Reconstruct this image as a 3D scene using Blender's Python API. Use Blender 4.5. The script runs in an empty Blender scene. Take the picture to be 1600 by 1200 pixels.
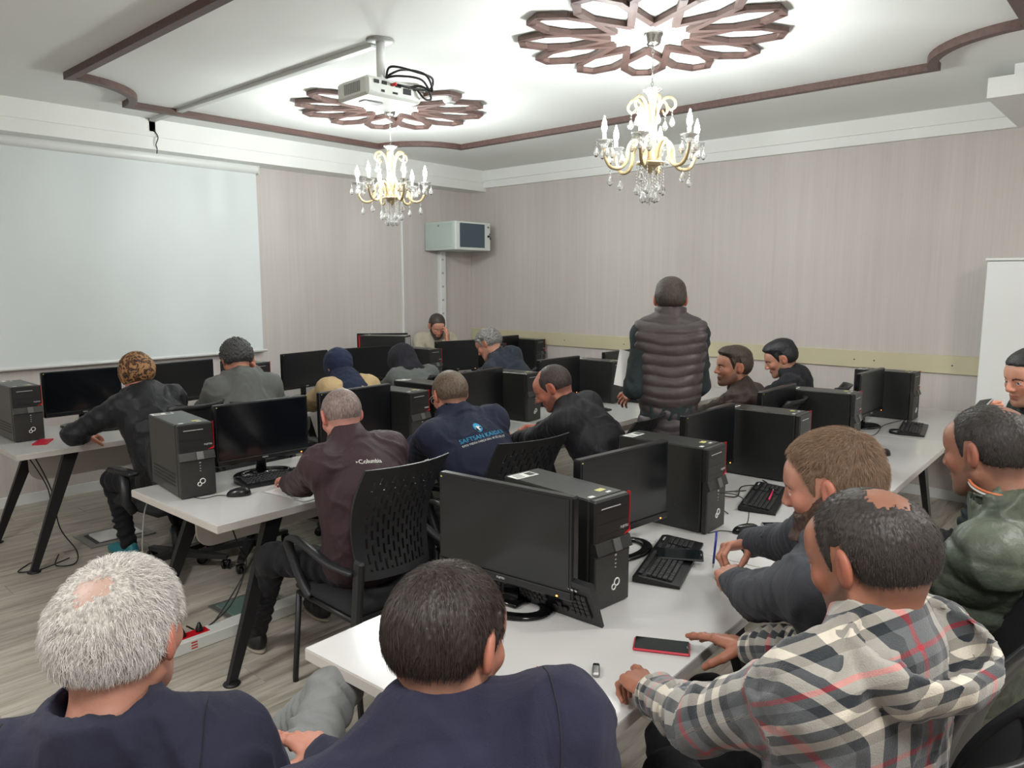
import bpy, bmesh, math, random
import numpy as np
from mathutils import Vector, Matrix, Euler

# ---------------------------------------------------------------- camera, world, lights, exposure
SC = bpy.context.scene
COL = SC.collection
FPX = 1165.0
PITCH = math.atan((600 - 440) / FPX)
TH = math.radians(41.85)
CAMH = 1.75
_fh = Vector((math.cos(TH), math.sin(TH), 0)); _rt = Vector((math.sin(TH), -math.cos(TH), 0)); _up = Vector((0, 0, 1))
_fw = _fh * math.cos(PITCH) - _up * math.sin(PITCH); _cu = _up * math.cos(PITCH) + _fh * math.sin(PITCH)
cd = bpy.data.cameras.new('camera'); cam = bpy.data.objects.new('camera', cd); COL.objects.link(cam)
M = Matrix((_rt, _cu, -_fw)).transposed().to_4x4(); M.translation = Vector((0, 0, CAMH)); cam.matrix_world = M
cd.sensor_width = 36; cd.lens = 36 * FPX / 1600; cd.clip_start = 0.05
SC.camera = cam
w = bpy.data.worlds.new('world'); SC.world = w; w.use_nodes = True
w.node_tree.nodes['Background'].inputs[0].default_value = (0.85, 0.93, 1.0, 1); w.node_tree.nodes['Background'].inputs[1].default_value = 0.4
SC.view_settings.view_transform = 'Standard'; SC.view_settings.look = 'None'
SC.view_settings.exposure = 0.06; SC.view_settings.gamma = 1.0; SC.view_settings.use_curve_mapping = False
BULB = 720.0            # emission of the candle bulbs
PANEL = 56.0            # watts of each added fill lamp, out of view
random.seed(7); RNG = np.random.default_rng(7)
R_ = math.radians
PI = math.pi

# ---------------------------------------------------------------- helpers: colours, materials
def lin(c):
    return tuple((x / 12.92 if x <= 0.04045 else ((x + 0.055) / 1.055) ** 2.4) for x in c)
def hx(r, g, b): return lin((r / 255, g / 255, b / 255))
class NT:
    def __init__(s, name):
        s.m = bpy.data.materials.new(name); s.m.use_nodes = True
        s.t = s.m.node_tree; s.b = s.t.nodes['Principled BSDF']
    def n(s, ty, **kw):
        nd = s.t.nodes.new(ty)
        for k, v in kw.items():
            if hasattr(nd, k): setattr(nd, k, v)
            else: nd.inputs[k].default_value = v
        return nd
    def l(s, a, b): s.t.links.new(a, b)
    def set(s, **kw):
        for k, v in kw.items():
            k = k.replace('_', ' ')
            s.b.inputs[k].default_value = (*v, 1) if isinstance(v, tuple) and len(v) == 3 else v
def ramp(t, src, stops):
    r = t.n('ShaderNodeValToRGB'); e = r.color_ramp.elements
    while len(e) < len(stops): e.new(0.5)
    for i, (p, c) in enumerate(stops): e[i].position = p; e[i].color = (*c, 1)
    t.l(src, r.inputs[0]); return r.outputs[0]
def mat(name, col, rough=0.5, metal=0.0, spec=0.5, var=0.0, vscale=6.0, bump=0.0, bscale=80.0, stretch=None, emit=None, estr=0.0, trans=0.0, alpha=None, coat=0.0, sheen=0.0, rand=0.0, ior=None):
    t = NT(name); t.set(Base_Color=col, Roughness=rough, Metallic=metal)
    t.b.inputs['Specular IOR Level'].default_value = spec
    if ior: t.b.inputs['IOR'].default_value = ior
    if emit: t.set(Emission_Color=emit, Emission_Strength=estr)
    if trans: t.b.inputs['Transmission Weight'].default_value = trans
    if coat: t.b.inputs['Coat Weight'].default_value = coat; t.b.inputs['Coat Roughness'].default_value = 0.08
    if sheen: t.b.inputs['Sheen Weight'].default_value = sheen
    co = None
    if var or bump:
        tc = t.n('ShaderNodeTexCoord'); co = tc.outputs['Object']
        if stretch:
            mp = t.n('ShaderNodeMapping'); mp.inputs['Scale'].default_value = stretch; t.l(co, mp.inputs[0]); co = mp.outputs[0]
    if var:
        ns = t.n('ShaderNodeTexNoise', Scale=vscale, Detail=4.0); t.l(co, ns.inputs['Vector'])
        a = tuple(max(0, c * (1 - var)) for c in col); b = tuple(min(1, c * (1 + var)) for c in col)
        o = ramp(t, ns.outputs[0], [(0.3, a), (0.7, b)]); t.l(o, t.b.inputs['Base Color'])
    if bump:
        nb = t.n('ShaderNodeTexNoise', Scale=bscale, Detail=3.0); t.l(co, nb.inputs['Vector'])
        bp = t.n('ShaderNodeBump', Strength=bump, Distance=0.002); t.l(nb.outputs[0], bp.inputs['Height']); t.l(bp.outputs[0], t.b.inputs['Normal'])
    return t.m

# ---------------------------------------------------------------- helpers: objects
def obj_from(name, V, F, m, parent=None, smooth=False):
    me = bpy.data.meshes.new(name)
    V = np.asarray(V, dtype=np.float32).reshape(-1, 3)
    if isinstance(F, np.ndarray) and F.ndim == 2:
        k = F.shape[1]; me.vertices.add(len(V)); me.vertices.foreach_set('co', V.ravel())
        me.loops.add(F.size); me.loops.foreach_set('vertex_index', F.astype(np.int32).ravel())
        me.polygons.add(len(F)); me.polygons.foreach_set('loop_start', np.arange(0, F.size, k, dtype=np.int32))
        try: me.polygons.foreach_set('loop_total', np.full(len(F), k, dtype=np.int32))
        except Exception: pass
        me.update(calc_edges=True)
    else:
        me.from_pydata(V.tolist(), [], [list(f) for f in F]); me.update()
    if smooth: me.polygons.foreach_set('use_smooth', np.ones(len(me.polygons), dtype=bool))
    for x in (m if isinstance(m, (list, tuple)) else [m]): me.materials.append(x)
    o = bpy.data.objects.new(name, me); COL.objects.link(o)
    if parent: o.parent = parent
    return o
def empty(name, loc=(0, 0, 0), rz=0.0, label=None, cat=None, group=None):
    o = bpy.data.objects.new(name, None); COL.objects.link(o); o.location = loc; o.rotation_euler = (0, 0, rz); o.empty_display_size = 0.05
    tag(o, label, cat, group); return o
def tag(o, label=None, cat=None, group=None, kind=None):
    if label: o['label'] = label
    if cat: o['category'] = cat
    if group: o['group'] = group
    if kind: o['kind'] = kind
    return o
def copy_tree(o, parent=None):
    c = o.copy(); COL.objects.link(c); c.parent = parent
    for ch in list(o.children): copy_tree(ch, c)
    return c

class MB:
    """collects simple solids; build() links them as ONE mesh object"""
    def __init__(s): s.v = []; s.f = []
    def add(s, V, F, M=None):
        b = len(s.v)
        for p in V:
            p = Vector(p)
            if M is not None: p = M @ p
            s.v.append(tuple(p))
        s.f += [[i + b for i in f] for f in F]; return s
    def box(s, c, d, M=None, b=0.0, rz=0.0, rx=0.0, ry=0.0):
        hx_, hy_, hz_ = d[0] / 2, d[1] / 2, d[2] / 2
        T = Matrix.Translation(c) @ Euler((rx, ry, rz)).to_matrix().to_4x4()
        if M is not None: T = M @ T
        if b <= 0:
            V = [(x, y, z) for x in (-hx_, hx_) for y in (-hy_, hy_) for z in (-hz_, hz_)]
            F = [(0, 1, 3, 2), (4, 6, 7, 5), (0, 4, 5, 1), (2, 3, 7, 6), (0, 2, 6, 4), (1, 5, 7, 3)]
            return s.add(V, F, T)
        b = min(b, hx_ * .98, hy_ * .98, hz_ * .98); V = []; ix = {}
        for sx in (-1, 1):
            for sy in (-1, 1):
                for sz in (-1, 1):
                    for ax in range(3):
                        p = [sx * (hx_ - b), sy * (hy_ - b), sz * (hz_ - b)]; p[ax] = (sx, sy, sz)[ax] * (hx_, hy_, hz_)[ax]
                        ix[(sx, sy, sz, ax)] = len(V); V.append(p)
        F = []
        for ax in range(3):
            o1, o2 = [a for a in range(3) if a != ax]
            for sg in (-1, 1):
                q = []
                for (a, c2) in ((-1, -1), (1, -1), (1, 1), (-1, 1)):
                    k = [0, 0, 0]; k[ax] = sg; k[o1] = a; k[o2] = c2; q.append(ix[(*k, ax)])
                F.append(q)
        for ax in range(3):       # edges running along ax
            o1, o2 = [a for a in range(3) if a != ax]
            for a in (-1, 1):
                for c2 in (-1, 1):
                    def K(sg, w_): k = [0, 0, 0]; k[ax] = sg; k[o1] = a; k[o2] = c2; return ix[(*k, w_)]
                    F.append([K(-1, o1), K(1, o1), K(1, o2), K(-1, o2)])
        for sx in (-1, 1):
            for sy in (-1, 1):
                for sz in (-1, 1): F.append([ix[(sx, sy, sz, a)] for a in range(3)])
        # consistent outward winding
        G = []
        for f in F:
            P = [Vector(V[i]) for i in f]; nrm = (P[1] - P[0]).cross(P[2] - P[0]); cc = sum(P, Vector()) / len(P)
            G.append(f if nrm.dot(cc) > 0 else f[::-1])
        return s.add(V, G, T)
    def tube(s, pts, r, n=8, M=None, caps=True, flat=None):
        P = [Vector(p) for p in pts]; m = len(P); rr = r if isinstance(r, (list, tuple)) else [r] * m
        T = [(P[min(i + 1, m - 1)] - P[max(i - 1, 0)]).normalized() for i in range(m)]
        a = Vector((0, 0, 1)) if abs(T[0].z) < .9 else Vector((1, 0, 0))
        N = (a - T[0] * a.dot(T[0])).normalized(); V = []; F = []
        for i in range(m):
            N = (N - T[i] * N.dot(T[i])).normalized(); B = T[i].cross(N)
            for j in range(n):
                t = 2 * PI * j / n; fx, fy = (flat if flat else (1, 1))
                V.append(P[i] + (N * math.cos(t) * fx + B * math.sin(t) * fy) * rr[i])
        for i in range(m - 1):
            for j in range(n):
                j2 = (j + 1) % n; F.append((i * n + j, i * n + j2, (i + 1) * n + j2, (i + 1) * n + j))
        if caps: F.append(tuple(range(n))[::-1]); F.append(tuple((m - 1) * n + j for j in range(n)))
        return s.add(V, F, M)
    def lathe(s, prof, n=20, M=None):
        V = []; F = []
        for (r, z) in prof:
            for j in range(n): t = 2 * PI * j / n; V.append((r * math.cos(t), r * math.sin(t), z))
        for i in range(len(prof) - 1):
            for j in range(n):
                j2 = (j + 1) % n; F.append((i * n + j, i * n + j2, (i + 1) * n + j2, (i + 1) * n + j))
        F.append(tuple(range(n))[::-1]); F.append(tuple((len(prof) - 1) * n + j for j in range(n)))
        return s.add(V, F, M)
    def prism(s, poly, z0, z1, M=None):
        n = len(poly); V = [(x, y, z0) for x, y in poly] + [(x, y, z1) for x, y in poly]
        ar = sum(poly[i][0] * poly[(i + 1) % n][1] - poly[(i + 1) % n][0] * poly[i][1] for i in range(n))
        F = [tuple(range(n))[::-1], tuple(range(n, 2 * n))] + [(i, (i + 1) % n, n + (i + 1) % n, n + i) for i in range(n)]
        if ar < 0: F = [f[::-1] for f in F]
        return s.add(V, F, M)
    def build(s, name, m, parent=None, smooth=False):
        return obj_from(name, s.v, s.f, m, parent, smooth)
def rot(ax, a): return Matrix.Rotation(a, 4, ax)
def tr(*p): return Matrix.Translation(p)
def spline(pts, n=8):
    P = [Vector(p) for p in pts]; out = []
    for i in range(len(P) - 1):
        p0 = P[max(i - 1, 0)]; p1 = P[i]; p2 = P[i + 1]; p3 = P[min(i + 2, len(P) - 1)]
        for k in range(n):
            t = k / n; out.append(0.5 * ((2 * p1) + (p2 - p0) * t + (2 * p0 - 5 * p1 + 4 * p2 - p3) * t * t + (3 * p1 - p0 - 3 * p2 + p3) * t ** 3))
    out.append(P[-1]); return out
def text_obj(name, s, size, m, parent=None, loc=(0, 0, 0), rot_=(0, 0, 0), ext=0.0004, sx=1.0, align='CENTER'):
    cu = bpy.data.curves.new(name, 'FONT'); cu.body = s; cu.size = size; cu.extrude = ext; cu.align_x = align; cu.align_y = 'CENTER'; cu.resolution_u = 3
    o = bpy.data.objects.new(name, cu); COL.objects.link(o)
    dg = bpy.context.evaluated_depsgraph_get(); me = bpy.data.meshes.new_from_object(o.evaluated_get(dg))
    bpy.data.objects.remove(o); me.materials.clear(); me.materials.append(m)
    q = bpy.data.objects.new(name, me); COL.objects.link(q); q.location = loc; q.rotation_euler = rot_; q.scale = (sx, 1, 1)
    if parent: q.parent = parent
    return q
# ---------------------------------------------------------------- materials
def wallpaper():
    t = NT('wallpaper'); tc = t.n('ShaderNodeTexCoord'); mp = t.n('ShaderNodeMapping'); mp.inputs['Scale'].default_value = (30, 30, 0.5)
    t.l(tc.outputs['Object'], mp.inputs[0]); n1 = t.n('ShaderNodeTexNoise', Scale=3.0, Detail=5.0); t.l(mp.outputs[0], n1.inputs['Vector'])
    n2 = t.n('ShaderNodeTexNoise', Scale=0.45, Detail=2.0); t.l(mp.outputs[0], n2.inputs['Vector'])
    mx = t.n('ShaderNodeMath', operation='ADD'); t.l(n1.outputs[0], mx.inputs[0]); t.l(n2.outputs[0], mx.inputs[1])
    hf = t.n('ShaderNodeMath', operation='MULTIPLY'); t.l(mx.outputs[0], hf.inputs[0]); hf.inputs[1].default_value = 0.5
    c = ramp(t, hf.outputs[0], [(0.35, hx(199, 191, 187)), (0.5, hx(203, 196, 191)), (0.65, hx(207, 200, 195))]); t.l(c, t.b.inputs['Base Color'])
    bp = t.n('ShaderNodeBump', Strength=0.12, Distance=0.001); t.l(n1.outputs[0], bp.inputs['Height']); t.l(bp.outputs[0], t.b.inputs['Normal'])
    t.set(Roughness=0.7); return t.m
def laminate():
    t = NT('laminate'); tc = t.n('ShaderNodeTexCoord'); oi = t.n('ShaderNodeObjectInfo')
    mp = t.n('ShaderNodeMapping'); mp.inputs['Scale'].default_value = (1.3, 16, 1); t.l(tc.outputs['Object'], mp.inputs[0])
    ad = t.n('ShaderNodeVectorMath', operation='ADD'); cb = t.n('ShaderNodeCombineXYZ'); ml = t.n('ShaderNodeMath', operation='MULTIPLY'); ml.inputs[1].default_value = 37.0
    t.l(oi.outputs['Random'], ml.inputs[0]); t.l(ml.outputs[0], cb.inputs[0]); t.l(ml.outputs[0], cb.inputs[1]); t.l(mp.outputs[0], ad.inputs[0]); t.l(cb.outputs[0], ad.inputs[1])
    n1 = t.n('ShaderNodeTexNoise', Scale=1.6, Detail=7.0, Roughness=0.62, Distortion=0.6); t.l(ad.outputs[0], n1.inputs['Vector'])
    c = ramp(t, n1.outputs[0], [(0.28, hx(128, 121, 110)), (0.45, hx(167, 160, 148)), (0.6, hx(186, 180, 169)), (0.78, hx(203, 198, 188))])
    hs = t.n('ShaderNodeHueSaturation'); mr = t.n('ShaderNodeMapRange'); mr.inputs[3].default_value = 0.9; mr.inputs[4].default_value = 1.1
    t.l(oi.outputs['Random'], mr.inputs[0]); t.l(mr.outputs[0], hs.inputs['Value']); t.l(c, hs.inputs['Color']); t.l(hs.outputs[0], t.b.inputs['Base Color'])
    t.set(Roughness=0.38); return t.m
def honeycomb(name, col, scale=260.0):
    t = NT(name); tc = t.n('ShaderNodeTexCoord'); v = t.n('ShaderNodeTexVoronoi', Scale=scale); t.l(tc.outputs['Object'], v.inputs['Vector'])
    c = ramp(t, v.outputs['Distance'], [(0.2, tuple(x * .45 for x in col)), (0.45, tuple(x * 1.5 for x in col))]); t.l(c, t.b.inputs['Base Color']); t.set(Roughness=0.42)
    return t.m
W = {}
W['wall'] = wallpaper(); W['floor'] = laminate()
W['ceiling'] = mat('ceiling_paint', hx(238, 240, 236), 0.85, bump=0.15, bscale=60)
W['cornice'] = mat('cornice_paint', hx(238, 239, 235), 0.6)
W['wood'] = mat('brown_ceiling_wood', hx(94, 72, 67), 0.5, var=0.22, vscale=5, stretch=(1, 9, 9))
W['rail'] = mat('beige_wall_rail', hx(204, 195, 164), 0.5, var=0.06, vscale=1.2)
W['screen_fabric'] = mat('projection_fabric', hx(222, 228, 228), 0.8, var=0.015, vscale=2.0)
W['white'] = mat('white_plastic', hx(232, 234, 232), 0.35)
W['offwhite'] = mat('off_white_metal', hx(222, 226, 220), 0.4)
W['desk'] = mat('white_gloss_laminate', hx(203, 202, 200), 0.14, spec=0.5)
W['edge'] = mat('desk_edge_band', hx(200, 194, 188), 0.3)
W['blackmetal'] = mat('black_powder_metal', hx(24, 24, 26), 0.45)
W['black'] = mat('black_plastic', hx(24, 25, 27), 0.4)
W['case'] = mat('tower_case', hx(43, 44, 43), 0.32, metal=0.35, bump=0.05, bscale=900)
W['front'] = mat('tower_front', hx(34, 33, 33), 0.38, var=0.1, vscale=30, stretch=(1, 1, 12))
W['mesh_front'] = honeycomb('tower_honeycomb', hx(40, 39, 38))
W['silver'] = mat('silver_plastic', hx(200, 200, 200), 0.3, metal=0.4)
W['red'] = mat('red_accent', hx(200, 28, 32), 0.35)
W['label_white'] = mat('white_label', hx(225, 226, 220), 0.5)
W['label_yellow'] = mat('yellow_label', hx(196, 190, 112), 0.5)
W['text_dark'] = mat('dark_print', hx(50, 50, 50), 0.6)
W['text_light'] = mat('light_print', hx(205, 205, 205), 0.5)
W['bezel'] = mat('monitor_bezel', hx(22, 22, 24), 0.25)
W['glossblack'] = mat('gloss_black', hx(12, 12, 14), 0.08)
W['lcd'] = mat('dark_screen', hx(13, 16, 20), 0.13, spec=0.6)
W['lcdm'] = mat('matt_dark_screen', hx(15, 17, 20), 0.3, spec=0.6)
W['led'] = mat('orange_led', hx(255, 120, 40), 0.4, emit=(1, 0.28, 0.05), estr=6)
W['key'] = mat('key_plastic', hx(30, 30, 32), 0.5)
W['kbd'] = mat('keyboard_body', hx(20, 20, 22), 0.38)
W['cable'] = mat('cable_rubber', hx(16, 16, 17), 0.5)
W['gcable'] = mat('grey_cable', hx(150, 150, 148), 0.5)
W['phone_red'] = mat('red_phone_case', hx(190, 24, 52), 0.35)
W['glass_dark'] = mat('phone_glass', hx(20, 26, 28), 0.06)
W['paper'] = mat('paper', hx(226, 226, 224), 0.7)
W['chairmesh'] = mat('chair_mesh', hx(36, 37, 39), 0.6)
W['chairblack'] = mat('chair_plastic', hx(34, 35, 37), 0.42)
W['seatfabric'] = mat('seat_fabric', hx(28, 29, 32), 0.9, bump=0.4, bscale=400)
W['chrome'] = mat('chrome', hx(200, 200, 196), 0.2, metal=1.0)
W['cream'] = mat('cream_glass', hx(158, 140, 106), 0.2, trans=0.1, spec=0.4)
W['crystal'] = mat('clear_crystal', (1, 1, 1), 0.03, trans=0.9, ior=1.5)
W['gold'] = mat('pale_gold', hx(214, 190, 148), 0.3, metal=0.8)
W['bulb'] = mat('lit_candle_bulb', (1, 1, 1), 0.3, emit=(0.95, 1.0, 0.985), estr=BULB)
W['rackdoor'] = mat('rack_door_glass', hx(72, 88, 98), 0.08)
W['pen_blue'] = mat('blue_pen', hx(24, 40, 130), 0.3)
W['pen_pink'] = mat('pink_pen', hx(215, 30, 90), 0.35)
W['redplastic'] = mat('red_plastic', hx(205, 24, 36), 0.25)
W['greenglass'] = mat('green_glass', hx(96, 120, 112), 0.15)
W['aluminium'] = mat('brushed_metal', hx(150, 150, 146), 0.35, metal=0.7)

# ---------------------------------------------------------------- the room
XB, YA, CZ, X0, Y0 = 6.72, 6.71, 3.07, -1.7, -1.9
def slab(name, a, b, m, kind='structure', parent=None, bev=0.0):
    c = [(a[i] + b[i]) / 2 for i in range(3)]; d = [abs(b[i] - a[i]) for i in range(3)]
    mb = MB().box((0, 0, 0), d, b=bev); o = mb.build(name, m, parent); o.location = c
    if kind: o['kind'] = kind
    return o
floor = slab('floor', (X0, Y0, -0.12), (XB, YA, -0.006), W['edge'])
floor['label'] = 'grey beige laminate floor'
PL, PW = 1.28, 0.19
pm = MB().box((0, 0, 0), (PL - 0.0025, PW - 0.0025, 0.008), b=0.0012).build('plank', W['floor'], floor)
first = True
row = 0; y = -0.75
while y < YA - 0.01:
    hgt = min(PW, YA - y); x = -0.5 - (row * 0.43) % PL
    while x < XB - 0.01:
        xe = min(x + PL, XB); L = xe - x
        if first: o = pm; first = False
        else: o = pm.copy(); COL.objects.link(o)
        o.parent = floor; o.location = (x + L / 2 - floor.location.x, y + hgt / 2 - floor.location.y, -0.004 - floor.location.z); o.scale = (L / PL, hgt / PW, 1)
        x = xe
    y += PW; row += 1
slab('wall_screen_side', (X0, YA, 0), (XB, YA + 0.15, CZ), W['wall'])
slab('wall_far', (XB, Y0, 0), (XB + 0.15, YA + 0.15, CZ), W['wall'])
slab('wall_left', (X0 - 0.15, Y0, 0), (X0, YA + 0.15, CZ), W['wall'])
slab('wall_behind', (X0 - 0.15, Y0 - 0.15, 0), (XB + 0.15, Y0, CZ), W['wall'])
slab('ceiling', (X0 - 0.15, Y0 - 0.15, CZ), (XB + 0.15, YA + 0.15, CZ + 0.12), W['ceiling'])
slab('baseboard_screen_side', (X0, YA - 0.016, 0), (XB, YA, 0.08), W['white'])
slab('baseboard_far', (XB - 0.016, Y0, 0), (XB, YA - 0.016, 0.08), W['white'])
# cornices: boxed drop along the screen wall, stepped moulding along the far wall
slab('cornice_screen_side', (X0, YA - 0.27, 2.83), (XB, YA, CZ), W['cornice'])
slab('cornice_step', (X0, YA - 0.285, 2.93), (XB, YA - 0.268, CZ), W['cornice'])
slab('cornice_far', (XB - 0.05, Y0, 2.87), (XB, YA - 0.27, 2.955), W['cornice'])
slab('cornice_far_upper', (XB - 0.075, Y0, 2.95), (XB, YA - 0.27, CZ), W['cornice'])
slab('beam_right', (5.53, Y0, 2.87), (XB, 1.02, 2.99), W['cornice'])
slab('beam_right_upper', (5.62, Y0, 2.98), (XB, 0.90, CZ), W['cornice'])
# wall rail (beige board along the far wall)
rail = slab('wall_rail', (XB - 0.02, 0.9, 1.022), (XB, 6.69, 1.168), W['rail'], bev=0.003)
mb = MB()
for yy in (1.32, 1.9, 2.06, 2.8, 3.6, 4.4, 5.2, 6.0): mb.lathe([(0.006, 0), (0.006, 0.003), (0.003, 0.005)], 8, tr(XB - 0.02, yy, 1.09) @ rot('Y', -PI / 2))
q = mb.build('rail_screw', W['text_dark'], rail); q.matrix_parent_inverse = rail.matrix_basis.inverted()

# brown ceiling frame with curved notched corners
def frame_path():
    xl, xh, yl, yh = 1.82, 5.27, 0.70, 5.95; r = 0.56; P = []
    def arc(cx, cy, a0, a1):
        for k in range(13):
            t = R_(a0 + (a1 - a0) * k / 12); P.append((cx + r * math.cos(t), cy + r * math.sin(t)))
    P.append((xl, yh - r + 0.02)); arc(xl, yh, -86, -4); P.append((xl + r, yh))
    P.append((xh - r, yh)); arc(xh, yh, 184, 266); P.append((xh, yh - r))
    P.append((xh, yl + r)); arc(xh, yl, 94, 176); P.append((xh - r, yl))
    P.append((xl + r, yl)); arc(xl, yl, 4, 86); P.append((xl, yl + r))
    return P
def strip(path, wd, z0, z1, name, m, closed=True):
    P = [Vector((x, y)) for x, y in path]; Q = []
    for p in P:
        if not Q or (p - Q[-1]).length > 0.012: Q.append(p)
    P = Q; n = len(P); V = []; F = []
    for i in range(n):
        a = P[(i - 1) % n]; b = P[(i + 1) % n]; d1 = (P[i] - a).normalized(); d2 = (b - P[i]).normalized(); t = (d1 + d2)
        t = t.normalized() if t.length > 0.1 else d2
        nn = Vector((-t.y, t.x)); k = min(1.6, 1 / max(0.4, nn.dot(Vector((-d2.y, d2.x)))))
        for sg in (-1, 1):
            for z in (z0, z1): q = P[i] + nn * sg * wd / 2 * k; V.append((q.x, q.y, z))
    m_ = n if closed else n - 1
    for i in range(m_):
        a = 4 * i; b = 4 * ((i + 1) % n)
        F += [(a, b, b + 2, a + 2), (a + 1, a + 3, b + 3, b + 1), (a, a + 1, b + 1, b), (a + 2, b + 2, b + 3, a + 3)]
    return obj_from(name, V, F, m)
fr = strip(frame_path(), 0.055, CZ - 0.045, CZ, 'trim_1', W['wood']); fr['kind'] = 'structure'; fr['label'] = 'brown wooden frame strip with curved notched corners on the ceiling'

# rosettes of twelve interlaced petals
def rosette(cx, cy, R, label, ang):
    t = empty('ceiling_rosette', (cx, cy, CZ - 0.03), ang, label, 'ceiling ornament', 'wooden star ornaments on the ceiling')
    w_ = 0.165 * R; bw = 0.040
    def bars(poly, z0, z1):
        mb = MB(); n = len(poly)
        P = [Vector(p) for p in poly]
        for i in range(n - 1):
            a, b = P[i], P[i + 1]; d = (b - a).normalized(); nn = Vector((-d.y, d.x)) * bw / 2; e = d * bw * 0.25
            mb.prism([tuple(a - nn - e), tuple(b - nn + e), tuple(b + nn + e), tuple(a + nn - e)], z0, z1)
        return mb
    poly = [(0.285 * R, -w_), (0.86 * R, -w_), (R, -w_ * .5), (R, w_ * .5), (0.86 * R, w_), (0.285 * R, w_)]
    poly = [(0.285 * R, -w_), (0.82 * R, -w_), (R, -w_ * .42), (R, w_ * .42), (0.82 * R, w_), (0.285 * R, w_)]
    p0 = bars(poly, 0, 0.024).build('petal', W['wood'], t); p0.rotation_euler = (0, 0, 0)
    for k in range(1, 12):
        c = p0.copy(); COL.objects.link(c); c.parent = t; c.rotation_euler = (0, 0, k * PI / 6); c.location = (0, 0, -0.0006 * (k % 3))
    mb = MB()
    for k in range(12):
        a = k * PI / 6 + PI / 12; mb.lathe([(0.012, 0.0), (0.012, 0.03)], 8, tr(0.78 * R * math.cos(a - PI / 12), 0.78 * R * math.sin(a - PI / 12) + 0, 0.0) if False else tr(0.64 * R * math.cos(a), 0.64 * R * math.sin(a), 0.0))
    mb.build('spacer', W['wood'], t)
    return t
rosette(3.65, 2.27, 0.69, 'brown wooden star rosette on the ceiling above the right chandelier', 0.10)
rosette(3.80, 4.64, 0.69, 'brown wooden star rosette on the ceiling above the left chandelier, behind the projector', 0.0)

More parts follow.
